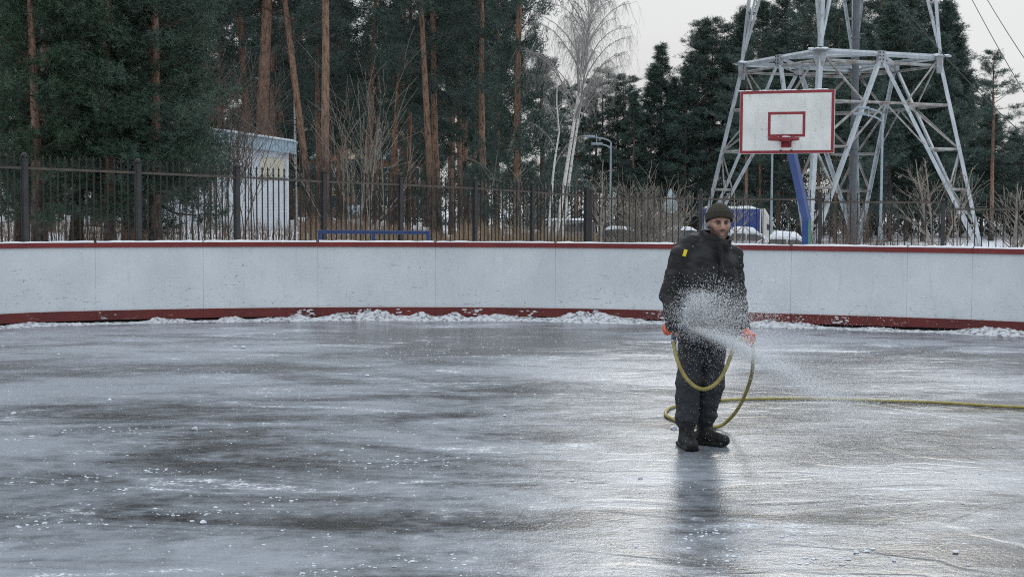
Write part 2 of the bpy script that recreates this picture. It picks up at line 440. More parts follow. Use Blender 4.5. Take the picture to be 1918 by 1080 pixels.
left = [seams[0] - pw * k for k in range(6, 0, -1) if seams[0] - pw * k > 0.3]
right = [seams[-1] + pw * k * 0.95 for k in range(1, 7) if seams[-1] + pw * k < STOT - 0.3]
ss = left + seams + right
boards = thing('rink_boards', 'curved white rink boards with red kick plate and snowy red cap rail', 'rink boards')
for i in range(len(ss) - 1):
    o = (rng.random() - 0.5) * 0.008; g_ = 0.0012
    obj('panel', strip(Geo(), ss[i] + g_, ss[i + 1] - g_, 0.19, 1.165, -0.018 + o, 0.0 + o, 9), M['board'], boards)
    obj('kick_plate', strip(Geo(), ss[i] + g_, ss[i + 1] - g_, 0.045 + rng.random() * 0.012, 0.193, -0.010 + o, 0.022 + o, 9), M['red'], boards)
    obj('cap_rail', strip(Geo(), ss[i] + g_, ss[i + 1] - g_, 1.160, 1.232, -0.075 + o, 0.024 + o, 9), M['redcap'], boards)
    obj('gap_shade_strip', strip(Geo(), ss[i] + g_, ss[i + 1] - g_, -0.055, 0.058, -0.09 + o, -0.035 + o, 9), M['dark'], boards)  # dark strip added behind the gap, stands in for shade under the boards
    sc_pts = np.arange(ss[i] + 0.02, ss[i + 1], 0.03)
    cap = Geo(); n_ = len(sc_pts)
    th = 0.006 + 0.022 * fbm(sc_pts * 1.1, 0 * sc_pts, seed=31) + 0.012 * vnoise(sc_pts * 9, 0 * sc_pts, seed=8)
    pp, nn = cpos(sc_pts), cnrm(sc_pts); rows = []
    for f, zz in ((0.020, 0.0), (0.016, 0.7), (-0.02, 1.0), (-0.062, 0.7), (-0.070, 0.0)):
        rows.append(np.column_stack([pp + nn * (f + o), 1.2335 + th * zz]))
    V = np.stack(rows, 1).reshape(-1, 3)
    cap.add(V, [[a * 5 + k, a * 5 + k + 1, (a + 1) * 5 + k + 1, (a + 1) * 5 + k] for a in range(n_ - 1) for k in range(4)])
    obj('snow_cap', cap, M['snow'], boards, True)
    for z in (0.30, 1.05):                                                     # timber rails at the back
        obj('back_rail', strip(Geo(), ss[i] + 0.01, ss[i + 1] - 0.01, z, z + 0.06, -0.075 + o, -0.022 + o, 5), M['galv'], boards)
for s in ss:                                                                    # posts behind the seams
    p, n = cpos(s), cnrm(s); c = p - n * 0.11
    obj('post', Geo().box((c[0], c[1], 0.55), (0.06, 0.06, 1.22), rotz(math.atan2(n[1], n[0]))), M['galv'], boards)

# ---- snow heaped along the foot of the boards
s_ = np.arange(1.0, STOT - 1.0, 0.02); nv = 15
v_ = np.linspace(0, 1, nv)
S, Vv = np.meshgrid(s_, v_, indexing='ij')
hb = 0.000 + 0.042 * sstep(fbm(s_ * 0.9, 0 * s_, seed=3), 0.35, 0.75) + 0.02 * fbm(s_ * 5, 0 * s_, seed=4)
for px_, h_, w_ in ((60, .06, .3), (292, .12, .14), (330, .07, .2), (432, .10, .2), (560, .10, .15), (640, .10, .25), (705, .22, .22), (790, .17, .11), (852, .14, .13), (930, .08, .2), (1085, .19, .24), (1130, .14, .18), (1180, .09, .3), (1440, .13, .3), (1500, .09, .3), (1640, .05, .25), (1835, .13, .22), (1880, .08, .3)):
    hb = hb + 0.46 * h_ * np.exp(-((s_ - s_at(px_)) / w_) ** 2)
wd = 0.12 + 0.35 * fbm(s_ * 0.7, 0 * s_ + 3, seed=9) + 0.5 * hb
H_ = hb[:, None] * (1 - Vv) ** 1.1
pos = cpos(s_); nr = cnrm(s_)
XY = pos[:, None] + nr[:, None] * (0.024 + wd[:, None] * Vv)[..., None]
nz = fbm(XY[..., 0] * 14, XY[..., 1] * 14, seed=12) - 0.42
nz2 = fbm(XY[..., 0] * 45, XY[..., 1] * 45, seed=13, oct=2) - 0.5
Z = H_ * (1 + 0.8 * nz + 0.15 * nz2) + 0.05 * nz * np.sin(np.pi * np.clip(Vv * 1.1, 0, 1)) + 0.008 * nz2
Z[:, -1] = -0.012; Z = np.maximum(Z, -0.012)
V = np.concatenate([XY, Z[..., None]], -1).reshape(-1, 3)
ii, jj = np.meshgrid(np.arange(len(s_) - 1), np.arange(nv - 1), indexing='ij')
sb = Geo().add(V, np.stack([ii * nv + jj, ii * nv + jj + 1, (ii + 1) * nv + jj + 1, (ii + 1) * nv + jj], -1).reshape(-1, 4))
def lump(g, c, r, sq=(1, 1, 1), seed=0, m=0):
    """one small irregular lump: a jittered subdivided octahedron"""
    rr = np.random.default_rng(seed)
    V = LUMP_V * (1 + (rr.random((len(LUMP_V), 1)) - 0.5) * 0.55) * r * np.array(sq)
    g.add(V + c, LUMP_F, m)
_o = np.array([[1, 0, 0], [-1, 0, 0], [0, 1, 0], [0, -1, 0], [0, 0, 1], [0, 0, -1]], float)
_of = [(0, 2, 4), (2, 1, 4), (1, 3, 4), (3, 0, 4), (2, 0, 5), (1, 2, 5), (3, 1, 5), (0, 3, 5)]
LV = list(_o); LF = []; cache = {}
def _midpt(a, b):
    k = (min(a, b), max(a, b))
    if k not in cache:
        m_ = (LV[a] + LV[b]); cache[k] = len(LV); LV.append(m_ / np.linalg.norm(m_))
    return cache[k]
for a, b, c in _of:
    ab, bc, ca = _midpt(a, b), _midpt(b, c), _midpt(c, a)
    LF += [(a, ab, ca), (b, bc, ab), (c, ca, bc), (ab, bc, ca)]
LUMP_V = np.array(LV); LUMP_F = np.array(LF)
k = 0
for s in rng.uniform(1.5, STOT - 1.5, 170):                               # loose crumbs on and before the heap
    d = abs(rng.normal(0, 0.28)); p = cpos(s) + cnrm(s) * (0.05 + d); r = 0.006 + 0.02 * rng.random() ** 2 * (1 if d < 0.4 else 0.6)
    hloc = np.interp(s, s_, hb) * max(0, 1 - d / max(np.interp(s, s_, wd), 0.1))
    lump(sb, (p[0], p[1], hloc * 0.8 + r * 0.4), r, (1.2, 1, 0.75), k); k += 1
for px_ in list(rng.uniform(560, 1260, 12)) + list(rng.uniform(0, 480, 1)) + list(rng.uniform(1420, 1600, 4)):    # splashes frozen to the kick plate
    s = s_at(px_); p = cpos(s) + cnrm(s) * 0.026; n = cnrm(s); wl = rng.uniform(0.03, 0.12)
    for q in range(7):
        off = rng.normal(0, wl); pp = cpos(s + off) + cnrm(s + off) * 0.024
        lump(sb, (pp[0], pp[1], rng.uniform(0.07, 0.17)), rng.uniform(0.010, 0.022), (1.8, 0.3, 0.7), k); k += 1
M['dirtysnow_shaded'] = simple('dirty_shaded_snow', (0.66, 0.68, 0.71), (0.15, 0.15, 0.155), 0.7, 15, 0.8, 40, lo=0.44, hi=0.68)  # dark tone is dirt and also the painted shade of crevices
stuff('snow_heap', sb, M['dirtysnow_shaded'], 'dirty snow and ice crumbs heaped along the foot of the boards', 'snow')

# ---- crumbs of ice and frozen slush on the rink
ic = Geo()
for q in range(1500):
    py_ = 612 + (rng.random() ** 1.4) * 500; px_ = rng.uniform(-250, 2170)
    c = PG(px_, py_)
    if fbm(c[0] * 0.5, c[1] * 0.9, seed=44) < rng.uniform(0.25, 0.62): continue
    if c[1] > np.interp(c[0], cv[:, 0], cv[:, 1]) - 0.2: continue
    r = 0.0025 + 0.0055 * rng.random() ** 3 + (0.008 if rng.random() < 0.015 else 0)
    lump(ic, (c[0], c[1], r * 0.35), r, (1.5, 1.3, 0.8), k); k += 1
for (xa_, ya_), (xb_, yb_), n_, w_ in (((0, 905), (400, 880), 260, 3.5), ((170, 915), (430, 902), 150, 3), ((300, 968), (560, 928), 170, 3.5), ((180, 806), (300, 800), 90, 3), ((0, 820), (180, 806), 80, 2),
        ((40, 985), (180, 978), 90, 4), ((540, 630), (1000, 645), 420, 9), ((700, 660), (960, 668), 300, 7), ((480, 742), (560, 738), 60, 2), ((580, 812), (800, 808), 70, 1.5), ((330, 695), (470, 690), 70, 3), ((640, 865), (860, 862), 160, 5),
        ((1270, 1010), (1390, 995), 130, 4), ((1300, 1050), (1380, 1040), 90, 5), ((1390, 1028), (1530, 990), 110, 3), ((1560, 640), (1800, 655), 200, 6), ((1640, 690), (1900, 720), 170, 8), ((1480, 1060), (1640, 1030), 120, 5), ((560, 1068), (900, 1040), 140, 6)):
    for q in range(int(n_ * 0.28)):                                    # streaks of crushed ice left by the skates and the broom
        t = rng.random(); c = PG(xa_ + (xb_ - xa_) * t + rng.normal(0, 16), ya_ + (yb_ - ya_) * t + rng.standard_t(2) * w_ * 0.8 + 5 * math.sin(t * 7 + xa_))
        if c[1] > np.interp(c[0], cv[:, 0], cv[:, 1]) - 0.3 or c[1] < 2: continue
        r = 0.0025 + 0.0065 * rng.random() ** 2.6; lump(ic, (c[0], c[1], r * 0.3), r, (1.8, 1.4, 0.6), k); k += 1
for px_, py_, r in ((380, 980, .015), (640, 845, .012), (365, 805, .022), (205, 750, .016), (25, 776, .02), (1790, 1035, .013), (1858, 990, .008), (1604, 1035, .013), (1675, 1050, .009), (1200, 896, .014), (1262, 803, .022), (455, 652, .025), (440, 651, .02), (350, 652, .016)):
    c = PG(px_, py_); lump(ic, (c[0], c[1], r * 0.5), r, (1.3, 1.2, 0.9), k); k += 1
stuff('ice_crumbs', ic, simple('ice_crumb', (0.70, 0.74, 0.79), (0.52, 0.56, 0.62), 0.35, 20), 'small white ice crumbs scattered over the wet ice', 'ice crumbs')
# ================================================================== steel fence (two runs) and blue rail
M['fence'] = simple('black_fence_paint', (0.014, 0.014, 0.015), (0.026, 0.024, 0.022), 0.65, 6, spec=0.25)
M['fencepost'] = simple('fence_post_paint', (0.022, 0.022, 0.024), (0.036, 0.036, 0.037), 0.5, 5, spec=0.35)
M['fencerail'] = simple('fence_rail_paint', (0.045, 0.040, 0.034), (0.075, 0.060, 0.045), 0.55, 5)
def picket_mesh(name, h, w):
    g = Geo().box((0, 0, h / 2), (w, w, h))
    t = np.array([[-w * .9, -w * .9, h], [w * .9, -w * .9, h], [w * .9, w * .9, h], [-w * .9, w * .9, h], [0, 0, h + 0.075]])
    g.add(t, [[0, 1, 4], [1, 2, 4], [2, 3, 4], [3, 0, 4]]); g.add(t[:4], [[3, 2, 1, 0]])
    return g.mesh(name)
pk_mesh = picket_mesh('picket', 1.93, 0.022); pk_mesh.materials.append(M['fence'])
post_mesh = Geo().bbox((0, 0, 1.05), (0.10, 0.10, 2.1), 0.006).bbox((0, 0, 2.11), (0.125, 0.125, 0.03), 0.006).mesh('post')
post_mesh.materials.append(M['fencepost'])
ball_mesh = Geo().lathe([(0.001, 0.125), (0.022, 0.120), (0.040, 0.105), (0.052, 0.082), (0.054, 0.06), (0.045, 0.032), (0.028, 0.012), (0.026, -0.002)], sides=12).mesh('ball_cap', True)
ball_mesh.materials.append(M['fencepost'])
def fence_run(name, label, pts, npk, scroll):
    """pts: (x, y, z of post top) of each post"""
    o0 = pts[0]; root = thing(name, label, 'fence', (o0[0], o0[1], o0[2] - 2.25))
    B = np.array(root.location)
    for i, p in enumerate(pts):
        nx = pts[min(i + 1, len(pts) - 1)]; pv = pts[max(i - 1, 0)]
        a = math.atan2(nx[1] - pv[1], nx[0] - pv[0])
        q = obj('post', post_mesh, None, root, loc=tuple(np.array([p[0], p[1], p[2] - 2.25]) - B)); q.rotation_euler = (0, 0, a)
        b = obj('ball_cap', ball_mesh, None, q, loc=(0, 0, 2.125))
    for i in range(len(pts) - 1):
        p, q = np.array(pts[i]), np.array(pts[i + 1])
        if not scroll: q = np.array([q[0], q[1], p[2]]); 
        d = (q - p); L = np.linalg.norm(d[:2]); a = math.atan2(d[1], d[0]); u = d / L
        ztop = lambda t: p[2] - 0.30 + d[2] * t
        for dz, hh in ((0.0, 0.045), (-1.55, 0.04)):
            c = (p + q) / 2; c[2] = ztop(0.5) + dz
            g = Geo(); hl = L / 2 - 0.052; sl_ = d[2] / L
            V = np.array([[x, y, z + sl_ * x] for x in (-hl, hl) for y in (-0.02, 0.02) for z in (-hh / 2, hh / 2)])
            g.add(V @ rotz(a).T + c - B, [[0, 1, 3, 2], [4, 6, 7, 5], [0, 4, 5, 1], [2, 3, 7, 6], [0, 2, 6, 4], [1, 5, 7, 3]])
            obj('rail', g, M['fencerail'], root)
        sc = Geo(); last = None
        for k in range(npk):
            t = (k + 0.5) / npk; c = p + d * t
            zt = ztop(t) + (0.20 if not scroll or k % 1 == 0 else 0.1)
            pk = obj('picket', pk_mesh, None, root, loc=tuple(np.array([c[0], c[1], zt - 1.93]) - B)); pk.rotation_euler = (0, 0, a)
            if last is not None:                                          # small hanging arcs between the picket tops
                pts_ = []
                for w in np.linspace(0, 1, 7):
                    e = last + (c - last) * w; pts_.append([e[0], e[1], ztop(t) + 0.13 - 0.10 * math.sin(math.pi * w)])
                sc.tube(np.array(pts_) - B, 0.006, 4, False)
            last = c
        so = obj('scroll_trim', sc, M['fence'], root); so['kind'] = 'stuff'
# receding run behind the left half, then the corner, then the run across the right half
D0, dD = 28.5, 1.93
run1 = []
for i, (px_, py_) in enumerate([(-170, 275), (45, 285), (258, 296), (443, 306), (606, 316), (750, 323), (890, 331), (997, 339), (1098, 348)]):
    run1.append(tuple(P(px_, py_, D0 + dD * (i - 2))))
fence_run('steel_fence', 'black picket fence with ball topped posts receding in front of the pine wood', run1, 16, True)
run2 = []
for px_, py_, D_ in ((1106, 352, 39.9), (1313, 353, 39.0), (1537, 358, 38.2), (1767, 371, 37.6), (2010, 384, 37.0), (2260, 396, 36.4)):
    run2.append(tuple(P(px_, py_, D_)))
fence_run('steel_fence', 'black picket fence in stepped bays behind the man and the hoop', run2, 18, False)

M['bluepaint'] = simple('blue_paint', (0.010, 0.032, 0.115), (0.014, 0.042, 0.14), 0.4, 3, spec=0.5)
M['greenpaint'] = simple('green_paint', (0.02, 0.13, 0.075), (0.03, 0.16, 0.09), 0.45, 4, spec=0.5)
a = P(599, 434, 24.6); b = P(802, 434, 24.3)
rail = thing('blue_railing', 'low blue metal railing just behind the boards', 'railing', (a[0], a[1], 0))
L = np.linalg.norm((b - a)[:2]); rail.rotation_euler = (0, 0, math.atan2(b[1] - a[1], b[0] - a[0]))
obj('top_bar', Geo().bbox((L / 2, 0, a[2]), (L + 0.06, 0.06, 0.06), 0.006), M['bluepaint'], rail)
for t in (0, 0.5, 1):
    obj('leg', Geo().bbox((L * t, 0, (a[2] - 0.083) / 2), (0.06, 0.06, a[2] + 0.017), 0.006), M['bluepaint'], rail)
# ================================================================== trees
def norm(a): return a / (np.linalg.norm(a, axis=-1, keepdims=True) + 1e-9)
def blades(C, A, K, ln, wd, spread, up, r):
    """K needle blades round each tuft centre C with axis A"""
    n = len(C); C = np.repeat(C, K, 0); A = np.repeat(A, K, 0)
    d = norm(A * 0.8 + r.normal(0, spread, (n * K, 3)) + np.array([0, 0, up]))
    L = (ln * r.uniform(0.65, 1.2, n * K))[:, None]
    side = norm(np.cross(d, r.normal(0, 1, (n * K, 3)))) * wd * 0.5
    base = C + r.normal(0, ln * 0.22, (n * K, 3))
    V = np.stack([base - side, base + side, base + d * L], 1).reshape(-1, 3)
    return V, np.arange(n * K * 3).reshape(-1, 3)
def make_pine(seed, H, r0, cb, cr, nb, ntuft, K, ln, wd, kind='pine', dead=10, wander=0.25):
    r = np.random.default_rng(seed)
    tz = np.linspace(0, 1, 14)
    wx = (fbm(tz * 2.2, 0 * tz, seed=seed) - 0.5) * wander * 2 * tz; wy = (fbm(tz * 2.2, 0 * tz + 9, seed=seed) - 0.5) * wander * 2 * tz
    tp = np.column_stack([wx - wx[0], wy - wy[0], tz * H])
    tr = r0 * (1 - tz) ** 0.75 + 0.02; tr[0] *= 1.25
    trunk = Geo().tube(tp, tr, 9)
    at = lambda z: np.array([np.interp(z, tp[:, 2], tp[:, k]) for k in range(3)])
    limbs = Geo(); C = []; A = []
    for b in range(nb):
        t = (b + r.random()) / nb
        if kind == 'pine': t = t ** 0.9
        z = H * cb + (H * 0.985 - H * cb) * t
        az = b * 2.4 + r.normal(0, 0.5)
        if kind == 'spruce': L = cr * (1 - t) ** 0.85 * r.uniform(0.75, 1.1) + 0.25; el = -0.25 + 0.75 * t
        elif kind == 'low': L = cr * (0.55 + 0.45 * math.sin(math.pi * min(1, t * 0.9 + 0.25))) * (1 - t ** 2.2) * r.choice([0.35, 0.6, 0.85, 1.0, 1.25]) * r.uniform(0.8, 1.15) + 0.18; el = r.normal(0.05, 0.30) + 0.95 * t ** 2
        else: L = cr * (math.sin(math.pi * (0.18 + 0.80 * t)) ** 0.7) * r.uniform(0.5, 1.15) + 0.3; el = r.normal(0.05, 0.22) + 0.75 * t * t
        o = at(z); hd = np.array([math.cos(az), math.sin(az), 0])
        u = np.linspace(0, 1, 6)
        curve = (0.18 if kind != 'spruce' else -0.1) * L
        pts = o + hd * (u * L * math.cos(el))[:, None] + np.array([0, 0, 1.0]) * (u * L * math.sin(el) + curve * u * u)[:, None]
        pts[1:-1] += r.normal(0, 0.03 * L, (4, 3))
        limbs.tube(pts, np.linspace(0.010 * L + 0.010, 0.005, 6), 4, False)
        nsub = max(3, int(4 + L * 2.2))
        for q in range(nsub):
            uu = r.uniform(0.3, 1.0); bp = np.array([np.interp(uu, u, pts[:, k]) for k in range(3)])
            sd = norm(hd + np.array([-hd[1], hd[0], 0]) * r.choice([-1, 1]) * r.uniform(0.3, 1.4) + np.array([0, 0, r.uniform(-0.15, 0.5)]))
            sl_ = r.uniform(0.25, 0.55) * (0.5 + 0.5 * L * (1.15 - uu)); e = bp + sd * sl_
            if q % 2 == 0: limbs.tube(np.array([bp, (bp + e) / 2 + r.normal(0, 0.03, 3), e]), [0.012, 0.008, 0.004], 3, False)
            m = max(2, int(ntuft * r.uniform(0.6, 1.4)))
            w = r.random((m, 1)) ** 0.6
            cc = bp + (e - bp) * w + r.normal(0, 1, (m, 3)) * np.array([0.22, 0.22, 0.19 if kind == 'low' else 0.12]) * (0.5 + 0.22 * L)
            C.append(cc); A.append(np.repeat(sd[None], m, 0))
    for b in range(dead):                                                   # dead stubs on the bare stem
        z = H * cb * r.uniform(0.25, 1.0); o = at(z); az = r.uniform(0, 6.28); L = r.uniform(0.3, 1.6)
        hd = np.array([math.cos(az), math.sin(az), r.uniform(-0.3, 0.4)])
        limbs.tube(np.array([o, o + hd * L * .5 + r.normal(0, .05, 3), o + hd * L + np.array([0, 0, -0.15 * L])]), [0.025, 0.015, 0.005], 4, False)
    V, F = blades(np.concatenate(C), np.concatenate(A), K, ln, wd, 0.75, 0.25, r)
    return trunk.mesh('trunk', True), limbs.mesh('limbs', True), Geo().add(V, F).mesh('crown')
PV = {}
PV['tall1'] = make_pine(11, 22, 0.20, 0.32, 2.6, 52, 5, 9, 0.34, 0.040)
PV['tall2'] = make_pine(12, 22, 0.20, 0.27, 2.4, 54, 5, 9, 0.34, 0.040, wander=0.5)
PV['tall3'] = make_pine(13, 22, 0.20, 0.40, 2.8, 46, 5, 9, 0.34, 0.040, wander=0.35)
PV['full1'] = make_pine(21, 20, 0.20, 0.08, 3.2, 110, 5, 10, 0.36, 0.042, 'low', dead=3)
PV['full2'] = make_pine(22, 20, 0.20, 0.12, 2.9, 104, 5, 10, 0.36, 0.042, 'low', dead=3)
PV['full3'] = make_pine(23, 20, 0.18, 0.22, 2.6, 86, 5, 10, 0.36, 0.042, 'low', dead=6)
PV['near1'] = make_pine(41, 14, 0.13, 0.09, 2.6, 100, 11, 10, 0.21, 0.026, 'low', dead=8)
PV['near2'] = make_pine(42, 15, 0.14, 0.11, 2.5, 98, 11, 10, 0.21, 0.026, 'low', dead=8)
VH = {'tall1': 22, 'tall2': 22, 'tall3': 22, 'full1': 20, 'full2': 20, 'full3': 20, 'near1': 14, 'near2': 15}
for k_, (a_, b_, c_) in PV.items():
    a_.materials.append(M['pine_bark']); b_.materials.append(M['limb'])
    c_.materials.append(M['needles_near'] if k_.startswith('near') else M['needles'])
rt = random.Random(5)
def pine(var, x, y, H, label, lean=0.0, fat=1.0, group=None, name='pine_tree', cat='pine tree', sxy=None, rz=None):
    t = thing(name, label, cat, (x, y, float(ground_z(x, y)) - 0.1), 0, group)
    s = H / VH[var]; w = (sxy if sxy else s)
    t.rotation_euler = (0, lean, 0)
    spin = rt.uniform(0, 6.28) if rz is None else rz
    tr, li, cr = PV[var]
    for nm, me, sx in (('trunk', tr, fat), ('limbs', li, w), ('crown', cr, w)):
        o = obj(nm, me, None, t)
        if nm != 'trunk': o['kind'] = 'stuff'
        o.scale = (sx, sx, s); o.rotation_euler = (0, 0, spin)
    return t
def pine_px(var, pb, pt, D, H, label, wpx, **kw):
    lean = math.atan2(pt - pb, 330.0); r = wpx * D / FPX / 2
    x = X_at(pb, D)
    return pine(var, x, D, H, label, lean, r / (0.185 * 1.0), **kw)
# -- single pines one can tell apart, left to right
pine_px('tall1', 38, 44, 37, 21, 'straight orange pine trunk at the far left beside the thin birch', 18)
pine_px('tall2', 82, 88, 42, 22, 'slim dark pine trunk between the two thick left pines', 11)
pine_px('tall3', 140, 163, 36, 20, 'thick pine leaning slightly right among the left foliage', 19)
pine_px('tall2', 470, 456, 70, 24, 'orange pine trunk left of the thickest trunk above the kiosk roof', 13)
pine_px('tall3', 487, 498, 66, 24, 'thickest orange pine trunk rising behind the kiosk roof', 23)
pine_px('tall1', 587, 548, 66, 24, 'pine trunk leaning left just right of the kiosk', 13)
pine_px('tall3', 608, 610, 60, 25, 'straight pale orange pine trunk in front of the tall bare shrub', 15)
pine_px('tall2', 643, 640, 92, 22, 'thin dark pine trunk behind the tall bare shrub', 8)
pine_px('tall1', 686, 700, 80, 22, 'reddish slim pine trunk rising out of the tall bare shrub', 10)
pine_px('tall2', 727, 752, 75, 23, 'slender pine trunk leaning right above the blue railing', 9)
pine_px('tall3', 764, 768, 86, 23, 'thin straight pine trunk right of the leaning slender one', 9)
pine_px('tall1', 812, 797, 66, 24, 'left trunk of the close pair of orange pines', 12)
pine_px('tall2', 823, 812, 70, 23, 'right trunk of the close pair of orange pines', 12)
pine_px('tall3', 862, 866, 82, 23, 'slim pine trunk with sky glinting through needles beside it', 9)
pine_px('tall1', 884, 890, 96, 22, 'short visible reddish trunk just left of the rightmost orange pine', 9)
pine_px('tall2', 909, 903, 68, 25, 'rightmost straight orange pine before the dense evergreen', 12)
pine('full1', X_at(968, 64), 64, 19.5, 'dense dark evergreen at the right edge of the left wood', sxy=0.68)
pine('full3', X_at(1015, 74), 74, 10.5, 'lower dark evergreen behind the birches', sxy=0.8)
pine('full2', X_at(930, 80), 80, 22, 'dark evergreen filling the gap right of the rightmost orange pine', sxy=0.8)
pine('near1', X_at(288, 36.5), 36.5, 13, 'bushy green pine hanging over the fence in front of the kiosk', sxy=0.78)
pine('near2', X_at(240, 41), 41, 14, 'bushy green pine just behind the fence left of the kiosk', sxy=0.85)
pine('near1', X_at(95, 52), 52, 16, 'bushy green pine between the two thick left trunks', sxy=1.1, rz=2.0)
pine('near2', X_at(-25, 36), 36, 12.5, 'bushy green pine cut by the left edge of the photograph', sxy=0.7, rz=4.0)
pine('near1', X_at(265, 46), 46, 17, 'tall green pine behind the two bushy pines left of the kiosk', sxy=0.9, rz=5.0)
pine('full2', X_at(180, 60), 60, 21, 'dark evergreen behind the thick leaning pine', sxy=1.05)
pine('full1', X_at(60, 64), 64, 21, 'dark evergreen behind the straight orange trunk at far left', sxy=1.05)
pine('full3', X_at(330, 68), 68, 21, 'dark evergreen rising behind the kiosk roof', sxy=1.05)
pine('near2', X_at(292, 35), 35, 9.5, 'low bushy young pine overhanging the fence just left of the kiosk', sxy=0.80, rz=2.6)
pine('near1', X_at(205, 34.5), 34.5, 8.5, 'low bushy young pine right of the thick leaning trunk', sxy=0.78, rz=0.7)
pine('near2', X_at(70, 34), 34, 8.5, 'low bushy young pine between the two thick left trunks', sxy=0.62, rz=3.7)
# -- wood behind them
q_ = 0
for D in (78, 88, 98, 110, 124):
    for px_ in range(-260, 960, int(9800 / D)):
        if rt.random() < 0.12: continue
        p2 = px_ + rt.uniform(-30, 30); 
        if 480 < p2 < 800 and rt.random() < 0.2: continue
        v = rt.choice(['tall1', 'tall2', 'tall3', 'full3']) if D < 100 else rt.choice(['tall1', 'full3', 'full2', 'tall2'])
        pine(v, X_at(p2, D), D + rt.uniform(-4, 4), rt.uniform(18, 24), 'pine deep in the left wood among many alike', rt.uniform(-0.03, 0.03), rt.uniform(0.7, 1.1), 'pines deep in the left wood', sxy=rt.uniform(0.85, 1.1))
for k_ in range(11):
    p2 = 505 + k_ * 34 + rt.uniform(-8, 8); D = (100, 112, 122)[k_ % 3]
    pine(('full3', 'full2', 'tall2', 'full3')[k_ % 4], X_at(p2, D), D, rt.uniform(17, 21), 'pine screening the apartment block', rt.uniform(-0.03, 0.03), 0.8, 'pines screening the apartment block', sxy=rt.uniform(0.55, 0.8))
# -- tree wall on the right
SX = [1040, 1090, 1130, 1165, 1200, 1240, 1272, 1300, 1340, 1385, 1430, 1500, 1600, 1700, 1750, 1775, 1795, 1830, 1880, 1918, 2000, 2200, 2500]
SY = [150, 150, 128, 140, 122, 82, 112, 45, 38, 14, -30, -70, -80, -70, -30, 5, 100, 175, 185, 212, 200, 150, 100]
def wall_tree(px_, D, dy, group, label, v=None):
    y = np.interp(px_, SX, SY) + dy; x = X_at(px_, D); H = P(px_, y, D)[2] - float(ground_z(x, D))
    v = v or rt.choice(['full1', 'full2', 'full3', 'tall2', 'tall1', 'full3'])
    pine(v, x, D, H, label, rt.uniform(-0.02, 0.02), 0.7, group, sxy=rt.uniform(1.0, 1.4) * min(1.1, max(0.75, H / 18)))
for px_ in range(1050, 2260, 34):
    lab = 'dark evergreen in the tree wall between birches and lattice tower' if px_ < 1370 else ('dark evergreen in the tree wall behind the lattice tower' if px_ < 1800 else 'dark evergreen in the low tree line right of the tower')
    grp = 'evergreens left of the tower' if px_ < 1370 else ('evergreens behind the tower' if px_ < 1800 else 'evergreens right of the tower')
    wall_tree(px_ + rt.uniform(-8, 8), rt.uniform(122, 134), rt.uniform(0, 45), grp, lab)
    if (px_ // 34) % 2: wall_tree(px_ + 17 + rt.uniform(-8, 8), rt.uniform(140, 150), rt.uniform(5, 60), grp, lab)
    if 1380 < px_ < 1790: wall_tree(px_ + rt.uniform(-8, 8), rt.uniform(106, 114), rt.uniform(60, 130), grp, lab, rt.choice(['tall1', 'tall3', 'full3', 'full2']))
for px_, y_ in ((1130, 128), (1165, 140), (1240, 80), (1300, 40), (1335, 36), (1385, 12), (1765, -5), (1782, 40)):
    lab = 'dark evergreen in the tree wall between birches and lattice tower' if px_ < 1370 else 'dark evergreen in the tree wall behind the lattice tower'
    wall_tree(px_, 128, y_ - np.interp(px_, SX, SY), 'evergreens left of the tower' if px_ < 1370 else 'evergreens behind the tower', lab)
x = X_at(1857, 118); pine('tall3', x, 118, P(1857, 92, 118)[2] - float(ground_z(x, 118)), 'lone airy pine standing against the sky right of the tower', sxy=0.85, rz=1.0)
# -- dim undergrowth closing the foot of the woods
r = np.random.default_rng(77)
n = 9000; px_ = np.concatenate([r.uniform(-300, 1050, 2500), r.uniform(1000, 2400, 6500)]); D = np.concatenate([r.uniform(128, 140, 2500), r.uniform(135, 152, 6500)])
x = (px_ - CXP) / FPX * D; z = ground_z(x, D) + r.random(n) ** 1.3 * np.where(px_ > 1020, 7.5, 5.0)
V, F = blades(np.column_stack([x, D, z]), np.tile([0, 0, 1.0], (n, 1)), 10, 0.8, 0.10, 0.9, 0.1, r)
stuff('distant_undergrowth', Geo().add(V, F), M['needles'], 'dim evergreen undergrowth at the foot of the far woods', 'undergrowth')

# ------------------------------------------------------------------ bare trees and shrubs
def grow(g, p, d, L, rad, depth, r, kids, bend=0.15, droop=0.0, ang=0.6, minr=0.0035, taper=0.45, sides=5):
    n = 5 if depth > 0 else 4
    pts = [p]; dd = d.copy()
    for i in range(n - 1):
        dd = norm(dd + r.normal(0, bend, 3) * 0.5 + np.array([0, 0, -droop])); pts.append(pts[-1] + dd * L / (n - 1))
    pts = np.array(pts); rr = np.maximum(np.linspace(rad, rad * taper, n), minr)
    g.tube(pts, rr, sides if rad > 0.012 else 3, False)
    if depth == 0: return
    for k in range(kids[0] if isinstance(kids, tuple) else kids):
        u = r.uniform(0.25, 1.0); b = np.array([np.interp(u, np.linspace(0, 1, n), pts[:, q]) for q in range(3)])
        s = norm(np.cross(dd, r.normal(0, 1, 3)))
        nd = norm(dd * math.cos(ang) + s * math.sin(ang) * r.uniform(0.6, 1.3) + np.array([0, 0, 0.12 if droop == 0 else 0]))
        grow(g, b, nd, L * r.uniform(0.4, 0.68), max(rad * (1 - 0.5 * u) * 0.55, minr), depth - 1, r, kids[1:] if isinstance(kids, tuple) and len(kids) > 1 else kids, bend, droop, ang, minr, taper, sides)
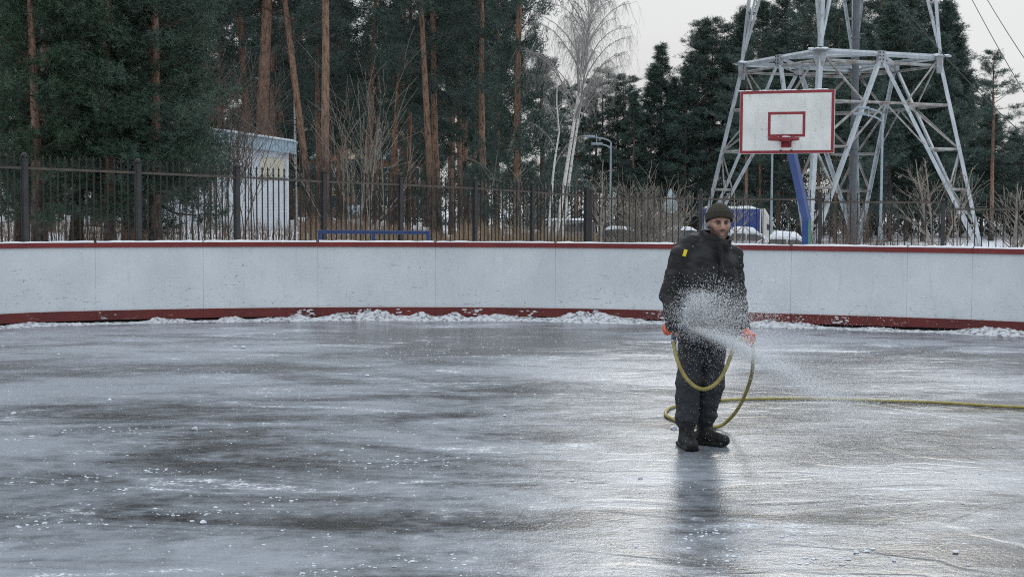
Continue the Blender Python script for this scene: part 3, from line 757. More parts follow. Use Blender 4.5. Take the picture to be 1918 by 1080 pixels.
def shrub(name, label, cat, px_, D, H, nst, spread, seed, mat, depth=2, kids=(4, 4), rad=0.022, minr=0.006, ang=0.5, baser=0.25, gz=None):
    r = np.random.default_rng(seed); x = X_at(px_, D); z = float(ground_z(x, D))
    t = thing(name, label, cat, (x, D, z - 0.05))
    for k in range(nst):
        g = Geo(); a = r.uniform(0, 6.28); tilt = abs(r.normal(0, spread))
        d = np.array([math.cos(a) * math.sin(tilt), math.sin(a) * math.sin(tilt), math.cos(tilt)])
        b = np.array([r.normal(0, baser), r.normal(0, baser), 0])
        grow(g, b, d, H * r.uniform(0.55, 1.0), rad * r.uniform(0.7, 1.2), depth, r, kids, 0.14, 0, ang, minr)
        obj('stem', g, mat, t, True)
    return t
shrub('bare_shrub', 'tall bare many stemmed shrub behind the fence above the blue railing', 'shrub', 668, 46, 4.4, 15, 0.24, 3, M['twig'], 2, (4, 3), 0.022, 0.006, 0.45, 0.5)
shrub('bare_shrub', 'thin dark bare shrub in front of the kiosk wall', 'shrub', 432, 47, 4.2, 13, 0.13, 4, M['twig_dark'], 2, (6, 4), 0.024, 0.006, 0.6, 0.35)
shrub('bare_shrub', 'bare brown shrub among the left pines beside the kiosk roof', 'shrub', 395, 52, 6.0, 12, 0.2, 14, M['twig_dark'], 2, (6, 5), 0.024, 0.007, 0.6, 0.5)
shrub('bare_shrub', 'rounded bare tan bush behind the fence left of the man', 'shrub', 1205, 44, 2.15, 60, 0.50, 5, M['twig'], 2, (4, 4), 0.015, 0.0055, 0.55, 0.42)
shrub('bare_shrub', 'low reddish bare bush beside the blue hoop post', 'shrub', 1600, 44, 1.75, 34, 0.5, 6, M['twig_dark'], 2, (4, 4), 0.012, 0.005, 0.55, 0.8)
shrub('bare_shrub', 'sparse bare shrub behind the fence near the grey van', 'shrub', 985, 48, 3.0, 7, 0.3, 8, M['twig'], 2, (4, 3), 0.022, 0.006, 0.6, 0.4)
def young(label, px_, D, H, seed, nst, spread=0.12, lean=0):
    r = np.random.default_rng(seed); x = X_at(px_, D); t = thing('bare_sapling', label, 'sapling', (x, D, float(ground_z(x, D)) - 0.05))
    for k in range(nst):
        a = r.uniform(0, 6.28); tilt = spread * r.uniform(0.4, 1.5); d = np.array([math.cos(a) * math.sin(tilt), math.sin(a) * math.sin(tilt), math.cos(tilt)])
        Ls = H * r.uniform(0.75, 1.0); u = np.linspace(0, 1, 7); pts = d * (u * Ls)[:, None] + np.cumsum(r.normal(0, 0.025, (7, 3)), 0) * np.array([1, 1, 0]); pts[0] = 0
        g = Geo().tube(pts, np.linspace(0.045, 0.010, 7), 6, False); obj('trunk', g, M['twig'], t, True)
        bg_ = Geo()
        for q in range(15):
            w = r.uniform(0.22, 0.97); b = np.array([np.interp(w, u, pts[:, e]) for e in range(3)]); az = q * 2.4 + r.normal(0, .4)
            dd = norm(np.array([math.cos(az), math.sin(az), r.uniform(0.45, 1.1)])); grow(bg_, b, dd, H * 0.42 * (1.12 - w) * r.uniform(0.7, 1.2), 0.020 * (1.3 - w), 1, r, (4,), 0.16, -0.06, 0.6, 0.005)
        obj('branches', bg_, M['twig'], t, True)['kind'] = 'stuff'
young('slim bare sapling behind the fence by the left street lamp', 1122, 42, 3.6, 21, 1)
young('bare sapling rising behind the tan bush', 1248, 47, 3.4, 22, 2, 0.3)
young('bare sapling directly behind the head of the man', 1380, 42.5, 3.1, 23, 1, 0.05)
young('bare spreading sapling in front of the right tower leg', 1752, 41, 3.9, 24, 3, 0.3)
young('bare sapling at the right edge behind the fence', 1896, 40.5, 3.3, 25, 3, 0.3)
young('thin bare sapling under the tower right of the lamp', 1795, 52, 3.0, 26, 1)

def birch(label, px_, pt, D, H, r0, seed, nbr, crown_from, stems=((0, 0),), twl=2.4):
    r = np.random.default_rng(seed); x = X_at(px_, D); t = thing('birch_tree', label, 'birch tree', (x, D, float(ground_z(x, D)) - 0.1))
    lean = (pt - px_) / 330.0
    u = np.linspace(0, 1, 14)
    pts = np.column_stack([lean * u * H * 0.9 + (fbm(u * 3, 0 * u, seed=seed) - .5) * 0.5 * u, (fbm(u * 3, 0 * u + 5, seed=seed) - .5) * 0.5 * u, u * H]); pts[0] = 0
    obj('trunk', Geo().tube(pts, r0 * (1 - u) ** 0.8 + 0.012, 8), M['birch_bark'], t, True)
    lim = Geo(); tw = Geo()
    for b in range(nbr):
        w = crown_from + (1 - crown_from) * (b + r.random()) / nbr; o = np.array([np.interp(w, u, pts[:, e]) for e in range(3)])
        az = b * 2.4 + r.normal(0, .4); L = H * 0.34 * (1.1 - w) ** 0.7 * r.uniform(0.7, 1.2); v = np.linspace(0, 1, 7)
        d = np.array([math.cos(az), math.sin(az), 0]); bp = o + d * (v ** 1.3 * L * 0.72)[:, None] + np.array([0, 0, 1.0]) * (L * (1.15 * v - 0.38 * v ** 3))[:, None] + np.cumsum(r.normal(0, 0.03, (7, 3)), 0)
        lim.tube(bp, np.linspace(0.008 * L + 0.006, 0.006, 7), 4, False)
        for s in range(int(9 + 5 * L)):
            vv = r.uniform(0.25, 1); q = np.array([np.interp(vv, v, bp[:, e]) for e in range(3)]); a2 = az + r.normal(0, 1.0); d2 = np.array([math.cos(a2), math.sin(a2), 0])
            l2 = twl * r.uniform(0.35, 1.0) * (0.5 + 0.5 * min(1, L / 3)); y = np.linspace(0, 1, 5)
            tp = q + d2 * (l2 * 0.5 * y ** 0.7)[:, None] + np.array([0, 0, 1.0]) * (l2 * (0.75 * y - 1.15 * y * y))[:, None] + r.normal(0, 0.03, (5, 3))
            tw.tube(tp, np.linspace(0.007, 0.003, 5), 3, False)
            for e in range(4):
                i = r.integers(1, 5); l3 = l2 * r.uniform(0.2, 0.5); d3 = norm(r.normal(0, 1, 3) * np.array([1, 1, 0.3])); yy = np.linspace(0, 1, 4)
                tw.tube(tp[i] + d3 * (l3 * 0.4 * yy)[:, None] + np.array([0, 0, -1.0]) * (l3 * yy ** 1.6)[:, None], 0.003, 3, False)
    obj('limbs', lim, M['birch_twig'], t, True)['kind'] = 'stuff'; obj('twigs', tw, M['birch_twig'], t)['kind'] = 'stuff'
birch('white birch with hanging crown against the sky, main trunk', 1034, 1088, 60, 13.6, 0.085, 5, 34, 0.42, twl=1.6)
birch('second white birch stem leaning right beside the main birch', 1046, 1096, 61, 12.4, 0.065, 6, 24, 0.45, twl=1.4)
birch('slim crooked birch left of the main birches', 1024, 1050, 59, 8, 0.055, 7, 7, 0.45, twl=0.9)
birch('thin white birch trunk at the far left edge', 16, 32, 58, 17, 0.10, 8, 14, 0.5)
birch('thin birch among trunks by the kiosk', 555, 552, 78, 15, 0.07, 9, 12, 0.5)

# ------------------------------------------------------------------ dry grass, weeds, reeds behind the fence
def grass(n, pxr, Dr, h0, h1, wd, seed, lean=0.25):
    r = np.random.default_rng(seed); px_ = r.uniform(*pxr, n); D = r.uniform(*Dr, n); x = (px_ - CXP) / FPX * D
    keep = fbm(x * 0.7, D * 0.7, seed=seed + 3) > r.uniform(0.2, 0.62, n); x, D = x[keep], D[keep]; n = len(x)
    z = ground_z(x, D) - 0.03; h = r.uniform(h0, h1, n) * (0.6 + 0.6 * fbm(x * 1.5, D * 1.5, seed=seed))
    a = r.uniform(0, 6.28, n); dx = np.cos(a) * h * r.normal(0, lean, n); dy = np.sin(a) * h * r.normal(0, lean, n); w = wd * r.uniform(0.6, 1.3, n)
    B = np.column_stack([x, D, z]); m = B + np.column_stack([dx * .35, dy * .35, h * .6]); T = B + np.column_stack([dx, dy, h * 0.97]); sx = np.column_stack([w / 2, 0 * w, 0 * w])
    V = np.stack([B - sx, B + sx, m + sx * .8, m - sx * .8, T], 1).reshape(-1, 3); i = np.arange(n)[:, None] * 5
    return V, i + np.array([0, 1, 2, 3]), i + np.array([3, 2, 4])
def grass_obj(name, label, zones, mat):
    g = Geo()
    for z in zones:
        V, Q, T = grass(*z); n0 = g.n; g.add(V, Q); g.F.append(T + n0); g.M.append(np.zeros(len(T), int))
    return stuff(name, g, mat, label, 'grass')
grass_obj('dry_grass', 'pale dry grass and reeds behind the fence', [(5000, (860, 1120), (42, 60), .8, 1.6, .016, 1), (4000, (1080, 1560), (41, 58), .5, 1.15, .014, 2), (5000, (1540, 2100), (40, 60), .5, 1.15, .014, 3), (2500, (560, 900), (38, 60), .4, .9, .014, 4)], M['drygrass'])
grass_obj('brown_weeds', 'brown dead weeds below the pines and the kiosk', [(4500, (-200, 620), (36, 57), .3, .95, .013, 11, .35), (4000, (560, 1000), (46, 72), .4, 1.2, .016, 12, .35), (2000, (1380, 1750), (46, 70), .7, 1.5, .016, 13, .3)], M['weeds'])
# ================================================================== lattice tower
def mat_tower():
    q = NB('tower_paint'); v = q.map(); vs = q.map((5, 5, 1.2))
    c = q.mix(q.ramp(q.noise(v, 0.8, 4), 0.3, 0.7), (0.50, 0.54, 0.57), (0.36, 0.40, 0.43))
    c = q.mix(q.math('MULTIPLY', q.ramp(q.noise(vs, 1.6, 6, 0.7), 0.54, 0.66), 0.75), c, (0.17, 0.12, 0.095))
    return q.set(c, 0.6, spec=0.3)
M['tower'] = mat_tower()
M['tower2'] = simple('tower_brace_paint', (0.36, 0.37, 0.37), (0.21, 0.18, 0.16), 0.65, 2.2)
M['plate'] = simple('tower_plate', (0.34, 0.37, 0.40), (0.24, 0.24, 0.25), 0.6, 3)
TC = np.array([17.65, 75.9]); ANG = [R(67), R(157), R(247), R(337)]        # back, left, near, right corner
gzT = -0.75
def lev(hd, z): return [np.array([TC[0] + hd * math.cos(a), TC[1] + hd * math.sin(a), z]) for a in ANG]
tower = thing('lattice_tower', 'huge pale grey lattice power pylon with spread legs', 'pylon', (TC[0], TC[1], gzT))
T0 = np.array([TC[0], TC[1], gzT])
def angle_beam(name, p, q, w, mat, inward=None, t=0.10):
    """steel angle (L section) from p to q"""
    p = np.asarray(p, float) - T0; q = np.asarray(q, float) - T0; d = norm(q - p)
    c = np.array([0, 0, (p[2] + q[2]) / 2]); n1 = c - (p + q) / 2; n1 = n1 - d * n1.dot(d); n1 = norm(n1) if np.linalg.norm(n1) > 0.05 else norm(np.cross(d, [0.3, 0.2, 0.9]))
    n2 = np.cross(d, n1); a, b = norm(n1 + n2), norm(n1 - n2); th = w * t
    prof = [(0, 0), (w, 0), (w, th), (th, th), (th, w), (0, w)]; cx = w * 0.3
    V = [e + a * (u - cx) + b * (v - cx) for e in (p, q) for u, v in prof]
    F4 = [[i, (i + 1) % 6, 6 + (i + 1) % 6, 6 + i] for i in range(6)]
    g = Geo().add(V, F4); g.F.append(np.array([[5, 4, 3, 2, 1, 0]])); g.M.append(np.zeros(1, int)); g.F.append(np.array([[6, 7, 8, 9, 10, 11]])); g.M.append(np.zeros(1, int))
    return obj(name, g, mat, tower, fix=True)
feet = lev(7.7, gzT); ring = lev(5.3, 9.8); ring2 = lev(3.9, 24.0); top = lev(2.6, 34.0)
mids = [(ring[i] + ring[(i + 1) % 4]) / 2 for i in range(4)]; mids2 = [(ring2[i] + ring2[(i + 1) % 4]) / 2 for i in range(4)]
L_ = lambda a, b, t: a + (b - a) * t
for i in range(4):
    angle_beam('leg', ring[i] + [0, 0, -0.2], feet[i], 0.245, M['tower'])
    angle_beam('leg', ring[i] + [0, 0, 0.2], ring2[i], 0.216, M['tower'])
    angle_beam('leg', ring2[i], top[i], 0.173, M['tower'])
    j = (i + 1) % 4
    angle_beam('ring_beam', ring[i], ring[j], 0.202, M['tower']); angle_beam('ring_beam', ring[i] + [0, 0, -0.45], ring[j] + [0, 0, -0.45], 0.101, M['tower2'])
    angle_beam('ring_beam', ring2[i], ring2[j], 0.144, M['tower']); angle_beam('ring_beam', mids[i], mids[j], 0.144, M['tower'])
    angle_beam('ring_beam', mids[i] + [0, 0, -0.4], mids[j] + [0, 0, -0.4], 0.086, M['tower2'])
    for c, f in ((i, i), (j, j)):
        m = mids[i]
        angle_beam('strut', m + [0, 0, -0.1], feet[f] + (m - feet[f]) * 0.02, 0.194, M['tower'])
        lv = [0.0, 0.24, 0.46, 0.66, 0.84, 1.0]
        for k in range(1, 5):
            a = L_(ring[c], feet[f], lv[k]); b = L_(m, feet[f], lv[k])
            angle_beam('brace', a, b, 0.094, M['tower2'])
            if k % 2: angle_beam('brace', L_(ring[c], feet[f], lv[k - 1]), b, 0.094, M['tower2'])
            else: angle_beam('brace', a, L_(m, feet[f], lv[k - 1]), 0.094, M['tower2'])
        # upper fan from each corner to the middle of the next ring
        u = mids2[i]
        angle_beam('strut', ring[c] + [0, 0, 0.25], u, 0.144, M['tower'])
        for k, t in enumerate((0.2, 0.42, 0.64, 0.84)):
            angle_beam('brace', L_(ring[c], ring2[c], t), L_(ring[c], u, t), 0.072, M['tower2'])
            angle_beam('brace', L_(ring[c], ring2[c], t), L_(ring[c], u, t - 0.16), 0.065, M['tower2'])
    for k in range(4):
        a, b = L_(ring2[i], top[i], k / 4), L_(ring2[j], top[j], (k + 1) / 4); angle_beam('brace', a, b, 0.086, M['tower2'])
        angle_beam('brace', L_(ring2[j], top[j], k / 4), L_(ring2[i], top[i], (k + 1) / 4), 0.086, M['tower2'])
    # inner cross ties between the struts of neighbouring faces, at three heights
    for t in (0.24, 0.46, 0.66):
        h = (i + 3) % 4
        angle_beam('brace', L_(mids[i], feet[i], t), L_(mids[h], feet[i], t), 0.086, M['tower2'])
        angle_beam('brace', L_(ring[i], feet[i], t), L_(L_(mids[i], feet[i], t), L_(mids[h], feet[i], t), 0.5), 0.072, M['tower2'])
    angle_beam('brace', L_(mids[i], feet[i], 0.24), L_(mids[i], feet[j], 0.24), 0.101, M['tower2'])
    c = (L_(mids[i], feet[i], 0.24) + L_(mids[i], feet[j], 0.24)) / 2
    angle_beam('brace', c, L_(mids[i], feet[i], 0.46), 0.079, M['tower2']); angle_beam('brace', c, L_(mids[i], feet[j], 0.46), 0.079, M['tower2'])
    # corner cone, base plate and snow
    p = ring[i] - T0; a = ANG[i]
    g = Geo().prism([(-0.36, 0.0), (0.36, 0.0), (0.33, -0.22), (0.13, -0.85), (-0.13, -0.85), (-0.33, -0.22)], -0.14, 0.14)
    V = g.V[0] @ rotz(a + math.pi / 2).T + p; g.V[0] = V
    cp = obj('corner_gusset', g, M['plate'], tower, fix=True)
    obj('cap_plate', Geo().bbox(p + [0, 0, 0.03], (0.8, 0.8, 0.05), 0.01, rotz(a + math.pi / 4)), M['plate'], cp)
    sg = Geo(); 
    for q in range(7): lump(sg, p + [rng.normal(0, .22), rng.normal(0, .22), 0.08], rng.uniform(.12, .25), (1, 1, .35), 900 + i * 9 + q)
    obj('snow_patch', sg, M['snow'], cp)['kind'] = 'stuff'
    m = mids[i] - T0; am = math.atan2(*(ring[j] - ring[i])[[1, 0]])
    gp = obj('middle_gusset', Geo().bbox(m + [0, 0, -0.15], (0.46, 0.24, 0.6), 0.02, rotz(am)), M['plate'], tower)
    bt = Geo()
    nn_ = rotz(am) @ np.array([0, -1, 0])
    for u in (-0.16, 0.06):
        for w in (-0.3, -0.12, 0.06): bt.box(m + rotz(am) @ np.array([u, -0.13, w]), (0.06, 0.03, 0.06), rotz(am))
    obj('bolts', bt, M['dark'], gp)
    obj('footing', Geo().bbox(feet[i] - T0 + [0, 0, -0.1], (1.0, 1.0, 0.5), 0.04, rotz(a)), M['galv'], tower)

# pipe mast standing inside the tower
b = P(1596, 455, 77.0); ms = thing('pipe_mast', 'dark grey steel pipe mast standing inside the lattice tower', 'mast', (b[0], 77.0, gzT - 0.1))
M['pipe'] = simple('pipe_paint', (0.085, 0.10, 0.115), (0.13, 0.14, 0.155), 0.5, 2)
obj('pipe', Geo().tube([[0, 0, z] for z in (0, 4, 8, 12, 16, 20, 26, 31)], [0.22, 0.21, 0.20, 0.195, 0.19, 0.185, 0.18, 0.18], 14), M['pipe'], ms, True)
st = Geo()
for k in range(34): st.box((0.32 * (1 if k % 2 else -1), 0, 1.2 + k * 0.85), (0.3, 0.02, 0.025))
obj('climbing_rungs', st, M['galv'], ms)
for z in (6, 12, 18): obj('flange', Geo().lathe([(0.2, z - .06), (0.27, z - .05), (0.27, z + .05), (0.19, z + .06)], sides=14), M['pipe'], ms)

# wires
M['wire'] = simple('wire', (0.05, 0.05, 0.055), rough=0.6)
def wire(label, a, b, sag, rad=0.018):
    u = np.linspace(0, 1, 24)[:, None]; p = a + (b - a) * u; p[:, 2] -= (4 * sag * u * (1 - u))[:, 0]
    o = obj('power_line', Geo().tube(p, rad, 5), M['wire']); tag(o, label, 'power line', 'power lines at the tower')
wire('left one of the two wires against the sky at top right', P(1790, -60, 76), P(2060, 395, 52), 0.4, .02)
wire('right one of the two wires against the sky at top right', P(1815, -60, 76), P(2030, 265, 50), 0.3, .02)
wire('wire crossing the dark trees right of the tower', P(1640, -55, 74), P(2050, 360, 60), 0.8, .022)

# street lamps
M['lamppole'] = simple('lamp_pole_paint', (0.30, 0.36, 0.40), (0.24, 0.29, 0.33), 0.5, 3)
def street_lamp(label, px_, D, ytop, arms, r=0.06):
    x = X_at(px_, D); z0 = float(ground_z(x, D)) - 0.1; H = P(px_, ytop, D)[2] - z0
    t = thing('street_lamp', label, 'street lamp', (x, D, z0))
    obj('pole', Geo().tube([[0, 0, 0], [0, 0, H * 0.25], [0, 0, H * 0.251], [0, 0, H]], [r * 1.5, r * 1.5, r, r * 0.8], 10), M['lamppole'], t, True)
    obj('base_sleeve', Geo().lathe([(r * 2.2, 0), (r * 2.2, 0.5), (r * 1.5, 0.56)], sides=10), M['lamppole'], t)
    for dz, L, rise in arms:
        u = np.linspace(0, 1, 9); pts = np.column_stack([-L * u, -0.2 * L * u, H + dz + rise * np.sin(u * math.pi * 0.5) ** 0.7])
        a = obj('arm', Geo().tube(pts, np.linspace(r * 0.75, r * 0.5, 9), 8), M['lamppole'], t, True)
        hd = obj('lamp_head', Geo().bbox(pts[-1] + [-0.28, -0.05, 0.05], (0.62, 0.22, 0.12), 0.04, rotz(0.2)), M['lamppole'], a)
    if len(arms) > 1: obj('arm_brace', Geo().box((-0.75, -0.15, H + 0.16), (0.05, 0.05, 0.5)), M['lamppole'], t)
street_lamp('grey street lamp with double arm left of the man, before dark trees', 1143, 72, 266, ((0, 0.85, .22), (-0.35, 0.45, .2)), 0.055)
street_lamp('grey street lamp with double curved arm under the tower', 1650, 70, 216, ((0, 0.75, .3), (-0.35, 0.95, .35)), 0.07)
street_lamp('plain grey lamp pole seen just below the backboard', 1445, 84, 235, ((0, 1.0, .3),), 0.07)

# ================================================================== basketball hoop
def mat_backboard():
    q = NB('backboard_white'); v = q.map(); vs = q.map((5, 5, 0.7))
    c = q.mix(q.ramp(q.noise(v, 2.2, 5), 0.3, 0.7), (0.70, 0.71, 0.68), (0.58, 0.60, 0.58))
    c = q.mix(q.math('MULTIPLY', q.ramp(q.noise(vs, 3.0, 6, 0.7), 0.52, 0.72), 0.40), c, (0.30, 0.29, 0.25))
    c = q.mix(q.math('MULTIPLY', q.ramp(q.noise(v, 9, 4), 0.62, 0.72), 0.5), c, (0.32, 0.32, 0.29))
    return q.set(c, 0.45)
M['bb'] = mat_backboard(); M['bbred'] = simple('backboard_red', (0.25, 0.028, 0.038), (0.19, 0.022, 0.03), 0.5, 6)
DB = 27.2; cb = P(1473.5, 228.5, DB); yaw = R(-19)     # faces a little to the left
hoop = thing('basketball_hoop', 'basketball backboard with red border on a bent blue post', 'basketball hoop', (P(1511, 420, 28.6)[0], 28.6, float(ground_z(P(1511, 420, 28.6)[0], 28.6)) - 0.05))
H0 = np.array(hoop.location); RB = rotz(yaw); BC = cb - H0
W, Hh, T_ = 1.83, 1.225, 0.03
def bbp(x, y, z): return BC + RB @ np.array([x, y, z])
bo = obj('backboard', Geo().bbox(BC, (W, T_, Hh), 0.004, RB), M['bb'], hoop)
bw = 0.054; yf = -T_ / 2 - 0.002
for nm, c, s in (('border_strip', (0, yf, Hh / 2 - bw / 2 - .004), (W - .012, 0.004, bw)), ('border_strip', (0, yf, -Hh / 2 + bw / 2 + .004), (W - .012, 0.004, bw)),
                 ('border_strip', (-W / 2 + bw / 2 + .006, yf, 0), (bw, 0.0042, Hh - 2 * bw - .01)), ('border_strip', (W / 2 - bw / 2 - .006, yf, 0), (bw, 0.0042, Hh - 2 * bw - .01))):
    obj(nm, Geo().box(bbp(*c), s, RB), M['bbred'], bo)
tw, th_, tl = 0.72, 0.485, 0.050; tz0 = -0.29
for c, s in (((0, yf, tz0 + th_ - tl / 2), (tw, .004, tl)), ((0, yf, tz0 + tl / 2), (tw, .004, tl)), ((-tw / 2 + tl / 2, yf, tz0 + th_ / 2), (tl, .0042, th_ - 2 * tl)), ((tw / 2 - tl / 2, yf, tz0 + th_ / 2), (tl, .0042, th_ - 2 * tl))):
    obj('target_strip', Geo().box(bbp(*c), s, RB), M['bbred'], bo)
fr = Geo()
for c, s in (((0, .03, Hh / 2 - .02), (W, .03, .04)), ((0, .03, -Hh / 2 + .02), (W, .03, .04)), ((-W / 2 + .02, .03, 0), (.04, .03, Hh - .08)), ((W / 2 - .02, .03, 0), (.04, .03, Hh - .08))): fr.box(bbp(*c), s, RB)
obj('back_frame', fr, M['galv'], bo)
# rim: broad flat ring, mount and snow
a = np.linspace(0, 2 * math.pi, 29)[:-1]; zr = tz0 - 0.045
rim = Geo(); rc = np.array([0, -T_ / 2 - 0.13 - 0.26, zr])
prof = [(0.225, 0.012), (0.30, 0.012), (0.30, -0.040), (0.293, -0.040), (0.291, 0.0), (0.225, 0.0)]
V = np.array([bbp(*(rc + [r_ * math.cos(t), r_ * math.sin(t), z_])) for t in a for r_, z_ in prof]); n6 = 6; nA = 28
rim.add(V, [[i * n6 + k, i * n6 + (k + 1) % n6, ((i + 1) % nA) * n6 + (k + 1) % n6, ((i + 1) % nA) * n6 + k] for i in range(nA) for k in range(n6)])
ro = obj('rim', rim, M['bbred'], hoop, fix=True)
mg = Geo().prism([(-.11, 0), (.11, 0), (.085, -.125), (-.085, -.125)], 0, 0.004)
mt = Geo().box(bbp(0, -T_ / 2 - .07, zr - .02), (.24, .13, .055), RB); mt.box(bbp(0, -T_ / 2 - .012, zr - .09), (.2, .02, .14), RB); mt.box(bbp(-.07, -T_ / 2 - .05, zr - .085), (.012, .07, .09), RB); mt.box(bbp(.07, -T_ / 2 - .05, zr - .085), (.012, .07, .09), RB)
obj('rim_mount', mt, M['bbred'], hoop)
sn = Geo()
for q in range(6): lump(sn, bbp(rng.normal(0, .05), -T_ / 2 - .07, zr + .022), rng.uniform(.04, .065), (1.1, .9, .6), 700 + q)
obj('snow_lump', sn, M['snow'], ro)
for sx in (-.1, .1): obj('bolt', Geo().tube([bbp(sx, -T_ / 2 + .002, zr - .22), bbp(sx, -T_ / 2 - .025, zr - .22)], .017, 8), M['dark'], bo)
sn = Geo()
for q in range(26): lump(sn, bbp(rng.uniform(-.9, .9), 0.01, Hh / 2 + .004), rng.uniform(.015, .03), (2.2, .8, .5), 720 + q)
obj('snow_patch', sn, M['snow'], bo)['kind'] = 'stuff'
# bent post: square tube, green below, blue arm reaching to the board
s2 = 0.072; bend = P(1511, 412, 28.6) - H0; base = np.array([bend[0], 0, 0])
def sq_tube(p0, p1, up0, up1, mats, rz_):
    u = norm(np.array([math.cos(rz_), math.sin(rz_), 0])); V = []
    for p, up in ((p0, up0), (p1, up1)):
        w = norm(np.cross(up, u)); V += [p + s2 * (a_ * u + b_ * w) for a_, b_ in ((-1, -1), (1, -1), (1, 1), (-1, 1))]
    g = Geo(); g.add(V, [[0, 1, 5, 4]], 0); n0 = 0
    for f, m_ in (([1, 2, 6, 5], 1), ([2, 3, 7, 6], 0), ([3, 0, 4, 7], 0), ([3, 2, 1, 0], 0), ([4, 5, 6, 7], 0)): g.F.append(np.array([f])); g.M.append(np.array([m_]))
    return g
end = bbp(0.0, 0.16, -0.20); d1 = norm(end - bend); zax = np.array([0, 0, 1.0]); mitre = norm(d1 + zax)
rz_ = R(-38)
M['bluepost'] = simple('blue_post_paint', (0.008, 0.036, 0.155), (0.012, 0.050, 0.19), 0.4, 3, spec=0.5)
obj('post', sq_tube(base, bend, zax, mitre, None, rz_), [M['bluepost'], M['greenpaint']], hoop, fix=True)
obj('arm', sq_tube(bend, end, mitre, d1, None, rz_), [M['bluepost'], M['bluepost']], hoop, fix=True)
br = Geo()
for sx, sz in ((-.6, .4), (.6, .4), (-.6, -.4), (.6, -.4)): br.tube([end + [0, 0, 0], bbp(sx, .05, sz)], .02, 6)
br.box(bbp(0, .06, -.2), (.4, .05, .4), RB)
obj('bracket', br, M['bluepost'], hoop)

# ================================================================== kiosk
def mat_siding():
    q = NB('white_siding'); v = q.map(); c = q.mix(q.ramp(q.noise(v, 1.2, 4), 0.35, 0.65), (0.70, 0.74, 0.78), (0.62, 0.66, 0.70)); return q.set(c, 0.5)
M['siding'] = mat_siding(); M['cream'] = simple('cream_shutter', (0.66, 0.63, 0.52), (0.60, 0.57, 0.46), 0.6, 2)
M['fascia'] = simple('blue_grey_sheet', (0.36, 0.47, 0.55), (0.40, 0.51, 0.58), 0.4, 2); M['glass'] = simple('dark_glass', (0.03, 0.035, 0.04), rough=0.12, spec=0.6)
DK = 58.0; xr = X_at(538, DK); xl = X_at(215, DK); zk = float(ground_z(xr, DK)) - 0.3
kio = thing('kiosk', 'small white sided kiosk with blue grey sloping roof edge under snow', 'kiosk', (xr, DK, zk), R(9.6))
zr_ = P(538, 287, DK)[2] - zk; wk = xr - xl; sl_k = 0.135
g = Geo(); hh = 0.12; k = 0; z = 0.0
while z < zr_ + sl_k * wk:                              # lapped boards, clipped by the roof slope
    x0 = 0.0 if z + hh <= zr_ else -min(wk, (z + hh - zr_) / sl_k)
    if -x0 < wk - 0.05:
        V = [[-wk, -.006, z], [x0, -.006, z], [x0, 0.0, z + hh], [-wk, 0.0, z + hh], [-wk, .02, z], [x0, .02, z]]
        g.add(V, [[0, 1, 2, 3], [4, 5, 1, 0]])
    z += hh
sd_ = obj('siding', g, M['siding'], kio); sd_['kind'] = 'stuff'
obj('wall', Geo().prism([(-wk, 0), (-.01, 0), (-.01, zr_ + .1), (-wk, zr_ + .1 + sl_k * wk)], 0.03, 5.0), M['siding'], kio, fix=True)
obj('corner_trim', Geo().box((0.02, 0.0, zr_ / 2), (0.10, 0.10, zr_)), M['siding'], kio)
for x_ in (-.62,):
    w_ = obj('shutter', Geo().bbox((x_, -.04, zr_ - 0.62), (0.95, .05, 0.8), .01), M['cream'], kio)
    obj('frame', Geo().box((x_, -.03, zr_ - 1.06), (1.05, .06, .06)), M['siding'], w_)
obj('shutter', Geo().bbox((-4.2, -.04, zr_ - .55), (1.4, .05, .9), .01), M['cream'], kio)
g = Geo(); nrib = 60; f0 = 0.5
for i in range(nrib):                                    # ribbed sheet along the roof edge
    xa = 0.38 - (wk + 0.5) * i / nrib; xb = 0.38 - (wk + 0.5) * (i + 1) / nrib; xm = xa + (xb - xa) * 0.55; xn = xa + (xb - xa) * 0.75
    zz = lambda x_: zr_ - sl_k * x_
    for a_, b_, ya, yb in ((xa, xm, -.30, -.30), (xm, xn, -.30, -.275), (xn, xb, -.275, -.30)):
        g.add([[a_, ya, zz(a_)], [b_, yb, zz(b_)], [b_, yb, zz(b_) + f0], [a_, ya, zz(a_) + f0]], [[0, 1, 2, 3]])
g.add([[.38, -.3, zr_ - .05], [.38, 5.2, zr_ - .05], [.38, 5.2, zr_ - .05 + f0], [.38, -.3, zr_ - .05 + f0]], [[0, 1, 2, 3]])
obj('fascia', g, M['fascia'], kio)
obj('soffit', Geo().prism([(.37, zr_ - .05 + .02), (-wk - .1, zr_ + sl_k * wk + .02), (-wk - .1, zr_ + sl_k * wk + .06), (.37, zr_ - .05 + .06)], -.27, 0.0), M['siding'], kio, fix=True)
r_ = obj('roof', Geo().prism([(.42, zr_ + f0 - .06), (-wk - .1, zr_ + f0 + sl_k * wk + .01), (-wk - .1, zr_ + f0 + sl_k * wk + .05), (.42, zr_ + f0 - .02)], -.34, 5.3), M['fascia'], kio, fix=True)
xs = np.linspace(.46, -wk - .1, 40); ys = np.linspace(-.37, 5.3, 12); V = []
for x_ in xs:
    for j, y_ in enumerate(ys): V.append([x_, y_, zr_ + f0 - sl_k * x_ + (0.0 if j == 0 or x_ == xs[0] else 0.08 + 0.06 * float(fbm(x_, y_, seed=2)))])
obj('snow_cover', Geo().add(V, [[i * 12 + j, i * 12 + j + 1, (i + 1) * 12 + j + 1, (i + 1) * 12 + j] for i in range(39) for j in range(11)]), M['snow'], r_, True)

